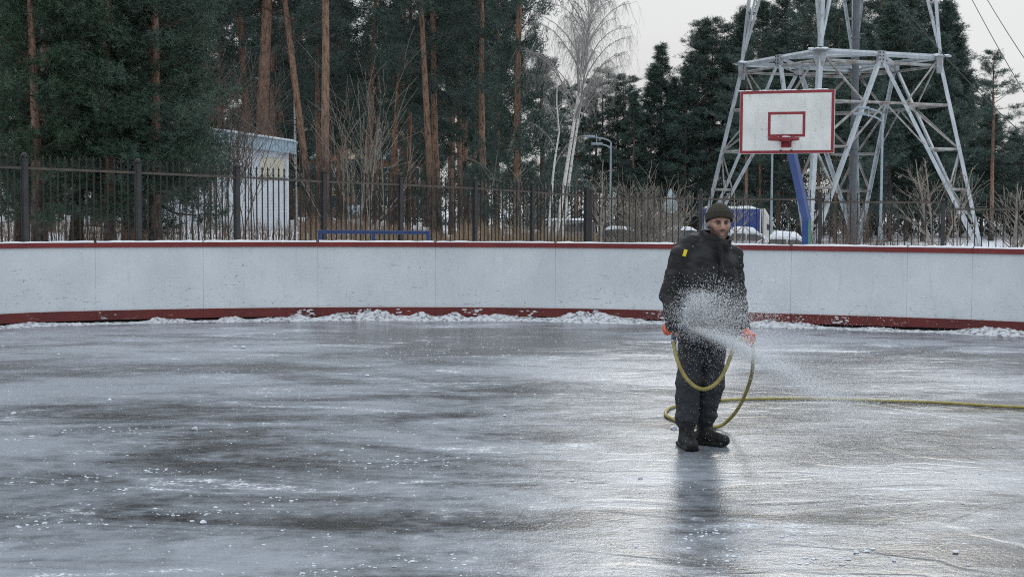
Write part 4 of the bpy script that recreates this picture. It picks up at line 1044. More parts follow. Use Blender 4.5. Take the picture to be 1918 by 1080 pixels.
# ================================================================== apartment block behind the wood
M['brick'] = simple('orange_brick', (0.30, 0.14, 0.09), (0.24, 0.11, 0.075), 0.8, 3); M['creamwall'] = simple('cream_panel', (0.62, 0.54, 0.36), (0.56, 0.48, 0.32), 0.7, 2)
M['palewall'] = simple('pale_blue_panel', (0.55, 0.60, 0.64), (0.48, 0.53, 0.57), 0.7, 2); M['frame'] = simple('white_frame', (0.75, 0.76, 0.77), rough=0.5)
DA = 150.0; xa = X_at(500, DA); xb = X_at(800, DA); za = float(ground_z(xa, DA)); wa = xb - xa; ha = 15.5
apt = thing('apartment_block', 'orange brick apartment block with cream balconies glimpsed between the pine trunks', 'building', (xa, DA, za - .2))
obj('wall', Geo().box((wa / 2, 6, ha / 2), (wa, 12, ha)), M['brick'], apt)
obj('roof', Geo().box((wa / 2, 6, ha + .2), (wa + .6, 12.6, .4)), M['galv'], apt)
win = Geo().box((0, 0, 0), (1.5, .08, 1.5)).mesh('window'); win.materials.append(M['frame'])
pan = Geo().box((-.36, -.05, 0), (.6, .03, 1.3)).box((.36, -.05, 0), (.6, .03, 1.3)).mesh('pane'); pan.materials.append(M['glass'])
bal = Geo().box((0, -.5, 0), (2.6, 1.0, 1.1)).mesh('balcony'); bal.materials.append(M['creamwall'])
bal2 = Geo().box((0, -.5, 0), (2.6, 1.0, 1.1)).mesh('balcony'); bal2.materials.append(M['palewall'])
for f in range(5):
    for c in range(6):
        x_ = 1.9 + c * (wa - 3.4) / 5; z_ = 1.7 + f * 3.0
        w_ = obj('window', win, None, apt, loc=(x_, -.05, z_)); obj('pane', pan, None, w_)
        if c in (1, 3, 4): obj('balcony', bal if (f + c) % 3 else bal2, None, apt, loc=(x_, 0, z_ - .9))
    if f in (1, 3, 5): obj('band', Geo().box((wa / 2, -.02, f * 3.0 + .05), (wa, .06, .35)), M['creamwall'], apt)

# ================================================================== vehicles and sign
M['tyre'] = simple('tyre', (0.02, 0.02, 0.021), rough=0.8); M['rim'] = simple('wheel_rim', (0.3, 0.3, 0.31), rough=0.4, metal=0.6)
M['lightglass'] = simple('headlight_glass', (0.6, 0.6, 0.58), rough=0.15); M['tailglass'] = simple('tail_light_glass', (0.35, 0.02, 0.015), rough=0.2)
def wheel(t, x, y, r, w=0.2):
    g = Geo().lathe([(r * .62, -w / 2), (r * .95, -w / 2), (r, -w * .3), (r, w * .3), (r * .95, w / 2), (r * .62, w / 2)], sides=20); V = g.V[0]; g.V[0] = np.column_stack([V[:, 0], V[:, 2], V[:, 1]])
    e = bpy.data.objects.new('wheel', g.mesh('wheel', True)); e.data.materials.append(M['tyre']); col.objects.link(e); e.parent = t; e.location = (x, y, r)
    q = Geo().lathe([(0.001, .0), (r * .3, .02), (r * .62, .0)], sides=16); V = q.V[0]; q.V[0] = np.column_stack([V[:, 0], -np.sign(-y) * V[:, 2] + np.sign(y) * w * .42, V[:, 1]])
    obj('rim', q, M['rim'], e)
def loft(profile, widths, g=None, m=0):
    """side profile [(x, z)...] closed; half width per point -> car body skin"""
    n = len(profile); g = g or Geo(); V = [[x, -w, z] for (x, z), w in zip(profile, widths)] + [[x, w, z] for (x, z), w in zip(profile, widths)]
    g.add(V, [[i, (i + 1) % n, n + (i + 1) % n, n + i] for i in range(n)], m)
    g.F.append(np.array([list(range(n))]) + g.n - 2 * n); g.M.append(np.array([m])); g.F.append(np.array([list(range(n, 2 * n))[::-1]]) + g.n - 2 * n); g.M.append(np.array([m]))
    return g
def snowy_top(pts, hw, th, seed):
    """snow lying along a profile line: rounded slab"""
    p = np.array(pts); L = np.concatenate([[0], np.cumsum(np.linalg.norm(np.diff(p, axis=0), axis=1))]); u = np.arange(0, L[-1], .08); xz = np.column_stack([np.interp(u, L, p[:, 0]), np.interp(u, L, p[:, 1])])
    ys = np.linspace(-1, 1, 11); V = []
    for k, (x, z) in enumerate(xz):
        e = min(1, k / 3, (len(xz) - 1 - k) / 3)
        for y in ys: V.append([x, y * hw, z + th * (max(0, 1 - abs(y) ** 4)) * (0.3 + .7 * e) * (.7 + .6 * float(fbm(x * 1.5, y * 1.5 + seed, seed=seed))) + .005])
    return Geo().add(V, [[i * 11 + j, i * 11 + j + 1, (i + 1) * 11 + j + 1, (i + 1) * 11 + j] for i in range(len(xz) - 1) for j in range(10)])
def car(name, label, cat, px_, D, yawd, paint, suv=False, snow=.12, z=None):
    x = X_at(px_, D); t = thing(name, label, cat, (x, D, float(ground_z(x, D)) - .02 if z is None else z), R(yawd))
    if suv:
        prof = [(-2.15, .45), (-2.2, .95), (-2.15, 1.0), (-2.05, 1.65), (-1.9, 1.75), (.55, 1.75), (.75, 1.68), (1.3, 1.12), (2.1, 1.0), (2.2, .85), (2.2, .45)]
        wd_ = [.82, .86, .86, .74, .70, .70, .72, .83, .8, .8, .8]; gx = [(-1.98, 1.08, -1.88, 1.6), (-.95, 1.08, -.95, 1.62), (.1, 1.08, .1, 1.62)]
        roof = [(-2.0, 1.72), (-1.9, 1.75), (.55, 1.75), (.75, 1.68)]; hood = [(1.3, 1.12), (2.1, 1.0), (2.2, .9)]; wsx = ((.72, 1.66), (1.27, 1.14)); hwr = .68; sw = [(-1.85, 1.1, -1.78, 1.62, -1.05), (-.9, 1.1, -.9, 1.62, .0), (.08, 1.1, .08, 1.62, .62)]
    else:
        prof = [(-2.1, .4), (-2.15, .8), (-2.05, .95), (-1.45, 1.0), (-.95, 1.38), (-.6, 1.45), (.3, 1.45), (.55, 1.40), (1.15, .98), (1.9, .86), (2.1, .72), (2.12, .4)]
        wd_ = [.78, .84, .82, .80, .62, .60, .60, .62, .80, .8, .78, .76]; roof = [(-.95, 1.38), (-.6, 1.45), (.3, 1.45), (.55, 1.40)]; hood = [(1.2, .97), (1.9, .86), (2.1, .74)]; wsx = ((.57, 1.38), (1.12, 1.0)); hwr = .58; sw = [(-1.3, 1.02, -.9, 1.34, -.35), (-.28, 1.02, -.28, 1.36, .5)]
    obj('body', loft(prof, wd_), paint, t, fix=True)
    for wx in (-1.3, 1.35):
        for wy in (-.76, .76): wheel(t, wx, wy, .34 if suv else .31)
    for sgn in (-1, 1):
        for x0, z0, x1, z1, x2 in sw:
            wb, wt = (.845, .725) if suv else (.815, .64)
            g = Geo().add([[x0, sgn * wb, z0], [x2 + .1 * (x2 > .3), sgn * wb, z0], [x2 - .1 * (x2 > .3), sgn * wt, z1], [x1, sgn * wt, z1]], [[0, 1, 2, 3]]); obj('side_window', g, M['glass'], t)
        obj('headlight', Geo().bbox((2.08, sgn * .58, .68 if not suv else .82), (.12, .3, .14), .03), M['lightglass'], t); obj('tail_light', Geo().bbox((-2.12, sgn * .66, .8), (.08, .2, .2), .02), M['tailglass'], t)
        obj('side_mirror', Geo().bbox((.75, sgn * .93, 1.02 if not suv else 1.15), (.1, .16, .12), .03), paint, t)
    (a_, b_), (c_, d_) = wsx
    w1, w2 = (.66, .78) if suv else (.55, .74)
    obj('windscreen', Geo().add([[a_ + .02, -w1, b_ + .02], [a_ + .02, w1, b_ + .02], [c_ + .02, w2, d_ + .03], [c_ + .02, -w2, d_ + .03]], [[0, 1, 2, 3]]), M['glass'], t)
    obj('bumper', Geo().bbox((2.12, 0, .5), (.12, 1.5, .2), .04), paint, t)
    if snow:
        obj('snow_cover', snowy_top(roof, hwr + .02, snow, 3), M['snow'], t, True); obj('snow_cover', snowy_top(hood, .74, snow * .9, 4), M['snow'], t, True)
        if snow > .15: obj('snow_cover', snowy_top([(a_ + .05, b_ + .03), (c_ + .04, d_ + .05)], .66, .06, 5), M['snow'], t, True); obj('snow_cover', snowy_top([prof[2], prof[3], prof[4]], .7, .12, 6), M['snow'], t, True)
    return t
pg = simple('grey_car_paint', (0.20, 0.21, 0.22), rough=0.35); pd = simple('dark_car_paint', (0.05, 0.055, 0.06), rough=0.3); pw_ = simple('white_car_paint', (0.62, 0.64, 0.66), rough=0.35)
car('parked_van', 'grey parked van behind the fence near the corner post', 'van', 1045, 84, 200, pg, True, .10)
car('parked_car', 'dark parked car under snow behind the slim sapling', 'car', 1152, 68, 172, pd, False, .14)
car('parked_car', 'dark parked car under snow behind the tan bush', 'car', 1268, 71, 195, pd, False, .17)
car('parked_car', 'white car buried in snow in front of the blue truck', 'car', 1462, 62, 168, pw_, False, .22)
car('parked_car', 'second snow covered car left of the buried white car', 'car', 1385, 72, 175, pw_, False, .22)
# box truck
DT = 86.0; xt = X_at(1380, DT); zt = float(ground_z(xt, DT)); trk = thing('box_truck', 'white cab truck with blue box body behind the man', 'truck', (xt, DT, zt), R(8))
M['truckblue'] = simple('truck_blue_tarp', (0.020, 0.055, 0.22), (0.028, 0.07, 0.26), 0.5, 2); M['truckwhite'] = simple('truck_white', (0.68, 0.66, 0.60), (0.62, 0.60, 0.55), 0.4, 2)
zt_top = P(1380, 391, DT)[2] - zt
obj('cargo_box', Geo().bbox((-.4, 0, (zt_top + .75) / 2), (3.3, 2.0, zt_top - .75), .04), M['truckblue'], trk)
for x_ in (-2.0, 1.2): obj('box_trim', Geo().box((x_, -1.012, (zt_top + .75) / 2), (.08, .03, zt_top - .78)), M['truckwhite'] if x_ > 0 else M['galv'], trk)
obj('chassis', Geo().box((0.5, 0, .62), (4.6, 1.0, .2)), M['dark'], trk)
cab = [(1.35, .5), (1.35, zt_top + .02), (1.55, zt_top + .02), (1.95, zt_top - .62), (2.4, 1.3), (2.75, 1.15), (2.8, .5)]
obj('cab', loft(cab, [.95, .85, .8, .82, .9, .92, .92]), M['truckwhite'], trk, fix=True)
obj('side_window', Geo().add([[1.65, -.925, 1.35], [2.25, -.925, 1.35], [1.95, -.86, 1.85], [1.65, -.875, 1.85]], [[0, 1, 2, 3]]), M['glass'], trk)
obj('windscreen', Geo().add([[2.0, -.78, zt_top - .68], [2.0, .78, zt_top - .68], [2.42, .84, 1.34], [2.42, -.84, 1.34]], [[0, 1, 2, 3]]), M['glass'], trk)
obj('side_mirror', Geo().bbox((2.2, -1.1, 1.5), (.1, .2, .3), .03), M['dark'], trk)
obj('snow_cover', snowy_top([(-2.0, zt_top), (1.2, zt_top)], 1.0, .16, 7), M['snow'], trk, True)
for wx in (-1.4, 2.1):
    for wy in (-.85, .85): wheel(trk, wx, wy, .38, .24)
# snow bank before the cars
sx = np.arange(X_at(1330, 58), X_at(2150, 58), .3); sy = np.arange(54, 61, .3); V = []
SXm, SYm = np.meshgrid(sx, sy, indexing='ij'); prof_ = np.exp(-((SYm - 57.5 - .6 * np.sin(SXm * .4)) / 1.3) ** 2)
Zs = ground_z(SXm, SYm) - .08 + prof_ * (.25 + .9 * fbm(SXm * .35, SYm * .5, seed=61)) * (0.55 + .45 * sstep(SXm, X_at(1690, 58), X_at(1800, 58)))
ii, jj = np.meshgrid(np.arange(len(sx) - 1), np.arange(len(sy) - 1), indexing='ij'); ns_ = len(sy)
stuff('snow_bank', Geo().add(np.stack([SXm, SYm, Zs], -1).reshape(-1, 3), np.stack([ii * ns_ + jj, (ii + 1) * ns_ + jj, (ii + 1) * ns_ + jj + 1, ii * ns_ + jj + 1], -1).reshape(-1, 4)), M['snow'], 'ploughed snow bank behind the right fence', 'snow', True)
# road sign seen from behind
x = X_at(1256, 66); zg = float(ground_z(x, 66)); sg = thing('road_sign', 'pale back of a round road sign with a small triangle above', 'road sign', (x, 66, zg))
M['signback'] = simple('sign_back', (0.42, 0.52, 0.56), (0.36, 0.45, 0.50), 0.4, 3)
zc = P(1256, 386, 66)[2] - zg
obj('pole', Geo().tube([[0, 0.04, 0], [0, 0.04, zc + .8]], .03, 8), M['galv'], sg)
g = Geo().lathe([(.001, -.008), (.34, -.008), (.35, 0), (.34, .008), (.001, .008)], sides=24); V = g.V[0]; g.V[0] = np.column_stack([V[:, 0], V[:, 2], V[:, 1] + zc]); obj('round_plate', g, M['signback'], sg)
obj('triangle_plate', Geo().prism([(-.26, zc + .38), (.26, zc + .38), (0, zc + .85)], -.008, .008), M['signback'], sg, fix=True)
# ================================================================== person
def surfnets(f, xs, ys, zs):
    s = f < 0
    c = np.zeros(tuple(n - 1 for n in f.shape), np.uint8)
    for a in (0, 1):
        for b in (0, 1):
            for d in (0, 1): c += s[a:f.shape[0] - 1 + a, b:f.shape[1] - 1 + b, d:f.shape[2] - 1 + d]
    I, J, K = np.nonzero((c > 0) & (c < 8))
    idx = np.full(c.shape, -1, np.int32); idx[I, J, K] = np.arange(len(I))
    acc = np.zeros((len(I), 3)); cnt = np.zeros(len(I))
    co = [(a, b, d) for a in (0, 1) for b in (0, 1) for d in (0, 1)]
    val = {q: f[I + q[0], J + q[1], K + q[2]] for q in co}
    pos = {q: np.column_stack([xs[I + q[0]], ys[J + q[1]], zs[K + q[2]]]) for q in co}
    for p in co:
        for ax_ in range(3):
            if p[ax_]: continue
            q = list(p); q[ax_] = 1; q = tuple(q)
            va, vb = val[p], val[q]; m = (va < 0) != (vb < 0)
            t = np.where(m, va / np.where(m, va - vb, 1), 0)[:, None]
            acc += np.where(m[:, None], pos[p] + (pos[q] - pos[p]) * t, 0); cnt += m
    V = acc / cnt[:, None]; F = []
    for ax_ in range(3):
        u, v = (ax_ + 1) % 3, (ax_ + 2) % 3
        sl0 = [slice(None)] * 3; sl1 = [slice(None)] * 3; sl0[ax_] = slice(0, -1); sl1[ax_] = slice(1, None)
        a, b = s[tuple(sl0)], s[tuple(sl1)]
        E = np.argwhere(a != b); E = E[(E[:, u] > 0) & (E[:, v] > 0) & (E[:, u] < f.shape[u] - 1) & (E[:, v] < f.shape[v] - 1)]
        flip = a[E[:, 0], E[:, 1], E[:, 2]]
        q = []
        for du, dv in ((-1, -1), (0, -1), (0, 0), (-1, 0)):
            e = E.copy(); e[:, u] += du; e[:, v] += dv; q.append(idx[e[:, 0], e[:, 1], e[:, 2]])
        q = np.stack(q, -1); q[~flip] = q[~flip][:, ::-1]; F.append(q)
    return V, np.concatenate(F)
def smin(a, b, k):
    h = np.clip(0.5 + 0.5 * (b - a) / k, 0, 1); return b + (a - b) * h - k * h * (1 - h)
def smax(a, b, k): return -smin(-a, -b, k)
class Field:
    def __init__(s, lo, hi, step=None, axes=None):
        s.ax = axes or [np.arange(lo[k], hi[k] + step, step) for k in range(3)]
        s.X, s.Y, s.Z = np.meshgrid(*s.ax, indexing='ij', sparse=False); s.X = s.X.astype(np.float32); s.Y = s.Y.astype(np.float32); s.Z = s.Z.astype(np.float32)
        s.f = np.full(s.X.shape, 9.0, np.float32)
    def cone(s, a, b, ra, rb):
        a = np.array(a); b = np.array(b); d = b - a; t = np.clip(((s.X - a[0]) * d[0] + (s.Y - a[1]) * d[1] + (s.Z - a[2]) * d[2]) / d.dot(d), 0, 1)
        return np.sqrt((s.X - a[0] - d[0] * t) ** 2 + (s.Y - a[1] - d[1] * t) ** 2 + (s.Z - a[2] - d[2] * t) ** 2) - (ra + (rb - ra) * t)
    def ell(s, c, r, rz=0.0):
        x, y = s.X - c[0], s.Y - c[1]
        if rz: x, y = x * math.cos(rz) + y * math.sin(rz), -x * math.sin(rz) + y * math.cos(rz)
        z = s.Z - c[2]; k = np.sqrt((x / r[0]) ** 2 + (y / r[1]) ** 2 + (z / r[2]) ** 2); return (k - 1) * min(r)
    def stack(s, rows, cen, rz):
        """elliptic sections [(z, a, b)]; cen(z)->(x,y)"""
        z = [q[0] for q in rows]; A = np.interp(s.ax[2], z, [q[1] for q in rows]); B = np.interp(s.ax[2], z, [q[2] for q in rows])
        cx = np.interp(s.ax[2], z, [cen(q)[0] for q in z]); cy = np.interp(s.ax[2], z, [cen(q)[1] for q in z])
        x, y = s.X - cx, s.Y - cy; x, y = x * math.cos(rz) + y * math.sin(rz), -x * math.sin(rz) + y * math.cos(rz)
        p = 2.4
        k = ((np.abs(x) / A) ** p + (np.abs(y) / B) ** p) ** (1 / p); d = (k - 1) * np.minimum(A, B)
        return np.maximum(d, np.maximum(z[0] - s.Z, s.Z - z[-1]))
    def box(s, c, h, rz=0.0, r=0.01):
        x, y, z = s.X - c[0], s.Y - c[1], s.Z - c[2]
        if rz: x, y = x * math.cos(rz) + y * math.sin(rz), -x * math.sin(rz) + y * math.cos(rz)
        q = [np.abs(x) - h[0] + r, np.abs(y) - h[1] + r, np.abs(z) - h[2] + r]
        return np.sqrt(np.maximum(q[0], 0) ** 2 + np.maximum(q[1], 0) ** 2 + np.maximum(q[2], 0) ** 2) + np.minimum(np.maximum(q[0], np.maximum(q[1], q[2])), 0) - r
    def add(s, d, k=0.02): s.f = smin(s.f, d, k).astype(np.float32)
    def cut(s, d, k=0.01): s.f = smax(s.f, -d, k).astype(np.float32)
    def mesh(s): return surfnets(s.f, *s.ax)
PD = 10.4; PXW = X_at(1318, PD)
man = thing('person', 'person in black winter jacket and dark trousers spraying water from a hose', 'person', (PXW, PD, 0))
PSI = R(20)
def Bd(x, y, z):
    c, s = math.cos(PSI), math.sin(PSI); return np.array([0.035 + x * c - y * s, 0.02 + x * s + y * c, z])
HEAD = np.array([0.118, -0.015, 1.688])                       # between the eyes, inside the head
HY = R(5)
def Hd(x, y, z):
    c, s = math.cos(HY), math.sin(HY); return HEAD + np.array([x * c - y * s, x * s + y * c, z])
shL, elL, wrL = Bd(-.20, .015, 1.435), Bd(-.282, .05, 1.16), Bd(-.325, -.10, .945)
shR, elR, wrR = Bd(.20, .015, 1.435), Bd(.272, .05, 1.15), Bd(.285, -.05, .895)
hipL, hipR = np.array([-.065, .02, .88]), np.array([.095, .05, .88])
knL, knR = np.array([-.10, -.01, .48]), np.array([.085, .05, .48])
anL, anR = np.array([-.112, -.03, .10]), np.array([.045, .115, .10])
# ---- body: one continuous mesh (finer grid round the face)
zs = np.concatenate([np.arange(.02, 1.36, .016), np.arange(1.36, 1.54, .008), np.arange(1.54, 1.86, .0034)])
xs = np.concatenate([np.arange(-.46, .0, .011), np.arange(.0, .235, .0034), np.arange(.235, .46, .011)])
ys = np.concatenate([np.arange(-.26, -.155, .011), np.arange(-.155, -.04, .0034), np.arange(-.04, .24, .008)])
B = Field(None, None, axes=[xs, ys, zs])
torso = [(.80, .155, .10), (.95, .155, .10), (1.15, .165, .105), (1.35, .19, .11), (1.43, .17, .10), (1.50, .07, .065)]
B.add(B.stack(torso, lambda z: Bd(0, .01, z)[:2], PSI))
for a, b, ra, rb in ((shL, elL, .055, .042), (elL, wrL, .042, .030), (shR, elR, .055, .042), (elR, wrR, .042, .030)): B.add(B.cone(a, b, ra, rb), .03)
for h, k, a in ((hipL, knL, anL), (hipR, knR, anR)): B.add(B.cone(h, k, .085, .06), .03); B.add(B.cone(k, a, .058, .04), .03); B.add(B.cone(a, a + [0.01, -.03, -.05], .035, .03), .03)
for w, dx in ((wrL, .03), (wrR, .0)): B.add(B.cone(w, w + np.array([dx, -.03, -.075]), .03, .026), .02)
B.add(B.cone(Bd(0.02, .0, 1.45), HEAD + [0, .03, -.09], .062, .058), .03)
B.add(B.ell(Hd(0, .012, .035), (.080, .097, .105), HY), .015)
B.add(B.ell(Hd(0, -.018, -.055), (.067, .074, .074), HY), .03)
for sx in (-1, 1):
    B.add(B.ell(Hd(sx * .043, -.055, -.028), (.026, .026, .024), HY), .02)
    B.add(B.cone(Hd(sx * .052, -.066, .018), Hd(sx * .016, -.086, .017), .011, .011), .012)
    B.add(B.ell(Hd(sx * .078, .02, -.015), (.012, .022, .032), HY), .01)
B.add(B.ell(Hd(0, -.070, -.112), (.026, .022, .022), HY), .02)
B.add(B.cone(Hd(-.017, -.086, -.070), Hd(.017, -.086, -.070), .0085, .0085), .008)
B.add(B.cone(Hd(-.013, -.085, -.083), Hd(.013, -.085, -.083), .0095, .0095), .008)
B.cut(B.cone(Hd(-.022, -.101, -.0765), Hd(.022, -.101, -.0765), .0065, .0065), .004)
for sx in (-1, 1): B.cut(B.ell(Hd(sx * .032, -.101, -.003), (.021, .020, .013), HY), .012)
B.add(B.cone(Hd(0, -.086, .012), Hd(0, -.112, -.036), .0105, .0155), .008)
for sx in (-1, 1): B.add(B.ell(Hd(sx * .014, -.098, -.042), (.010, .012, .009), HY), .006)
V, F = B.mesh()
bm_ = Geo().add(V, F).mesh('body', True)
# natural colouring of the face: ruddy skin, stubble, lips
loc = V - HEAD; c, s = math.cos(-HY), math.sin(-HY); lx = loc[:, 0] * c - loc[:, 1] * s; ly = loc[:, 0] * s + loc[:, 1] * c; lz = loc[:, 2]
skin = np.tile(np.array([.36, .215, .165]), (len(V), 1)); skin *= (0.9 + 0.2 * fbm(V[:, 0] * 60, V[:, 1] * 60, V[:, 2] * 60, seed=2))[:, None]
red = np.exp(-((lx / .022) ** 2 + ((lz + .035) / .022) ** 2)) + .8 * np.exp(-(((np.abs(lx) - .042) / .02) ** 2 + ((lz + .03) / .018) ** 2)); skin = skin * (1 - .45 * red[:, None]) + np.array([.40, .165, .13]) * (.45 * red[:, None])
ring_ = np.hypot(lx / 1.0, (lz + .077)); beard = np.clip(sstep(lz, -.040, -.066) + sstep(np.abs(lx), .052, .068) * sstep(lz, .0, -.03), 0, 1) * (1 - sstep(ring_, .022, .014)) ; must = sstep(np.abs(lx), .034, .024) * np.exp(-((lz + .058) / .008) ** 2)
beard = np.clip(np.maximum(beard, must) * (.65 + .5 * fbm(V[:, 0] * 160, V[:, 1] * 160, V[:, 2] * 160, seed=6)), 0, 1) * .9
skin = skin * (1 - beard[:, None]) + np.array([.055, .042, .037]) * beard[:, None]
lip = np.exp(-((lx / .019) ** 4 + ((lz + .077) / .0105) ** 4)) * (ly < -.06); skin = skin * (1 - .75 * lip[:, None]) + np.array([.30, .115, .10]) * .75 * lip[:, None]
at = bm_.color_attributes.new('tone', 'FLOAT_COLOR', 'POINT'); at.data.foreach_set('color', np.column_stack([skin, np.ones(len(V))]).astype(np.float32).reshape(-1))
q = NB('skin'); an_ = q.n('ShaderNodeAttribute'); an_.attribute_name = 'tone'; q.b.inputs['Subsurface Weight'].default_value = 0.08; q.b.inputs['Subsurface Radius'].default_value = (.01, .004, .003)
M['skin'] = q.set(an_.outputs['Color'], 0.5, q.bump(q.noise(q.map(), 220, 3), .12, .002))
body = obj('body', bm_, M['skin'], man)
M['eyewhite_shaded'] = simple('shaded_eye_white', (.30, .28, .27), rough=.2); M['iris'] = simple('iris', (.03, .025, .02), rough=.1); M['hair'] = simple('dark_hair', (.035, .026, .022), (.06, .045, .038), .7, 300)  # eye white darkened: shadow of the hat brim put into its colour
for sx in (-1, 1):
    e = obj('eye', Geo().lathe([(.0001, -.0125), (.006, -.011), (.0108, -.006), (.0125, 0), (.0108, .006), (.006, .011), (.0001, .0125)], Hd(sx * .032, -.0715, -.002), 12), M['eyewhite_shaded'], body, True)
    p_ = Hd(sx * .032 + .001, -.0825, -.0015); g = Geo(); a = np.linspace(0, 6.283, 13)[:-1]; g.add([p_ + np.array([.0066 * math.cos(t), -.0005 * abs(math.cos(t)), .0066 * math.sin(t)]) for t in a] + [p_ + np.array([0, -.0022, 0])], [[i, (i + 1) % 12, 12] for i in range(12)]); obj('iris', g, M['iris'], e)
    g = Geo()
    up = np.array([Hd(sx * (.012 + .044 * t), -.0985 + .030 * t ** 1.6, .0135 + .006 * math.sin(t * 2.6)) for t in np.linspace(0, 1, 7)]); g.tube(up, [.0035, .0055, .0062, .0062, .0055, .0045, .0025], 6)
    obj('eyebrow', g, M['hair'], body, True)
    lid = np.array([Hd(sx * (.019 + .026 * t), -.0832 - .0028 * math.sin(math.pi * t), .0015 + .005 * math.sin(math.pi * t)) for t in np.linspace(0, 1, 7)]); obj('eyelid', Geo().tube(lid, [.002, .0034, .004, .004, .004, .003, .002], 6), M['skin2'] if 'skin2' in M else simple('shaded_eyelid_skin', (.17, .10, .078), rough=.5), body, True)  # lid is a darker skin tone, with the brim's shade painted in

# ---- clothing
def mat_cloth(name, c1, c2, rough, sc, bump, ws=7):
    q = NB(name); v = q.map(); n = q.noise(v, sc, 4); w = q.noise(q.map((1, 1, 1.6)), ws, 5, .6, .8)
    b = q.bump(w, bump, .03); b = q.bump(q.noise(v, 260, 2), .15, .002, b)
    return q.set(q.mix(q.ramp(n, .35, .65), c1, c2), rough, b, spec=.35)
M['jacket'] = mat_cloth('black_jacket_fabric', (.007, .0075, .008), (.026, .026, .028), .68, 7, .55, 11)  # lighter noise tone gives worn grey and painted highlights
M['trousers'] = mat_cloth('dark_trouser_fabric', (.026, .028, .032), (.038, .040, .045), .75, 6, .6, 9)
M['knit'] = mat_cloth('olive_knit', (.032, .029, .020), (.046, .042, .030), .9, 60, .3, 60)
M['boot'] = mat_cloth('black_boot_leather', (.008, .008, .0085), (.015, .015, .016), .6, 20, .3, 20)
M['glove'] = mat_cloth('orange_glove_rubber', (.80, .13, .035), (.66, .095, .03), .5, 30, .3, 30)
def cloth(name, F_, mat, wr=0.0, ws=10, seed=0, parent=None):
    if wr: F_.f = F_.f + ((fbm(F_.X * ws, F_.Y * ws, F_.Z * ws * 1.5, seed=seed, oct=3) - .5) * wr).astype(np.float32)
    V, F = F_.mesh(); return obj(name, Geo().add(V, F).mesh(name, True), mat, parent or man)
# jacket
J = Field((-.44, -.30, .72), (.48, .30, 1.64), .0075)
rows = [(.775, .215, .155), (.80, .228, .165), (.95, .232, .17), (1.0, .225, .165), (1.03, .228, .168), (1.2, .238, .172), (1.36, .238, .160), (1.44, .215, .140), (1.50, .14, .115), (1.545, .10, .095)]
J.add(J.stack(rows, lambda z: Bd(.004 * (z - 1), .0, z)[:2], PSI), .02)
J.f -= (.010 * (np.abs(np.sin((J.Z - .80 + .12 * np.abs(J.X - .035) ** 1.5) * math.pi / .14)) ** .5 - .7)).astype(np.float32) * (np.abs(J.f) < .08)
Sg = Field((-.44, -.30, .72), (.48, .30, 1.64), .0075)
for a, b, w in ((shL, elL, wrL), (shR, elR, wrR)):
    Sg.f[:] = 9; Sg.add(Sg.cone(a, b, .090, .076), .02); Sg.add(Sg.cone(b, w, .076, .058), .03)
    Sg.add(Sg.ell(a, (.092, .092, .078)), .03); Sg.f -= (.007 * (np.abs(np.sin((Sg.Z + .2 * Sg.X) * math.pi / .10)) ** .5 - .7)).astype(np.float32) * (Sg.f < .05)
    Sg.add(Sg.cone(w + [0, 0, .012], w + (w - b) * .06, .056, .05), .008)
    J.add(Sg.f, .028)
# hood folded down behind, high collar, placket, pockets
for c_, r_ in ((Bd(-.13, .075, 1.505), (.105, .075, .055)), (Bd(.13, .075, 1.495), (.095, .075, .05)), (Bd(-.02, .125, 1.535), (.14, .06, .06)), (Bd(-.11, .03, 1.540), (.085, .075, .062)), (Bd(-.05, .07, 1.565), (.09, .065, .05)), (Bd(.095, .02, 1.515), (.06, .06, .04))): J.add(J.ell(c_, r_, PSI), .03)
cc = lambda z: (Bd(.03, -.02, z)[:2] + (HEAD[:2] - Bd(.03, -.02, z)[:2]) * .55 * min(1, max(0, (z - 1.44) / .12)))
J.add(J.stack([(1.44, .125, .115), (1.50, .122, .116), (1.575, .116, .112), (1.64, .114, .110)], cc, PSI), .02)
J.f = smax(J.f, (J.Z - (1.588 - .28 * (J.X - HEAD[0]) + .30 * (J.Y - HEAD[1] + .05))) * .9, .012).astype(np.float32)
J.cut(J.stack([(1.51, .070, .074), (1.58, .088, .090), (1.66, .096, .096)], lambda z: cc(z), PSI), .012)
pl_ = [Bd(.028, -.166 + .02 * sstep(z, 1.3, 1.5), z) for z in np.linspace(.80, 1.50, 8)]
for a, b in zip(pl_[:-1], pl_[1:]): J.add(J.cone(a, b, .020, .020), .006)
for sx in (-1, 1):
    J.add(J.box(Bd(sx * .125, -.155, .955), (.062, .022, .075), PSI + sx * .18, .012), .008); J.add(J.box(Bd(sx * .125, -.168, 1.02), (.066, .016, .018), PSI + sx * .18, .008), .004)
J.add(J.box(Bd(-.105, -.160, 1.30), (.05, .014, .055), PSI - .15, .01), .008)
for a, b in ((Bd(-.10, -.03, 1.525), Bd(-.215, .0, 1.515)), (Bd(.10, -.03, 1.515), Bd(.215, .0, 1.51))): J.add(J.cone(a, b, .02, .016), .01)
jf = J
jk = cloth('jacket', J, M['jacket'], .026, 10, 3)
def jsurf(x, z):
    i = np.argmin(np.abs(jf.ax[0] - x)); k = np.argmin(np.abs(jf.ax[2] - z)); colm = jf.f[i, :, k]; j = np.argmax(colm < 0); return jf.ax[1][j]
M['yellow'] = simple('yellow_label', (.78, .60, .03), (.70, .52, .02), .5, 40); M['snap'] = simple('metal_snap', (.5, .5, .5), rough=.3, metal=.8)
x_, z_ = -.152, 1.468; obj('yellow_tag', Geo().bbox((x_, jsurf(x_, z_) - .004, z_), (.026, .006, .052), .002, np.array([[.95, 0, .3], [0, 1, .15], [-.3, -.15, .94]])), M['yellow'], jk)
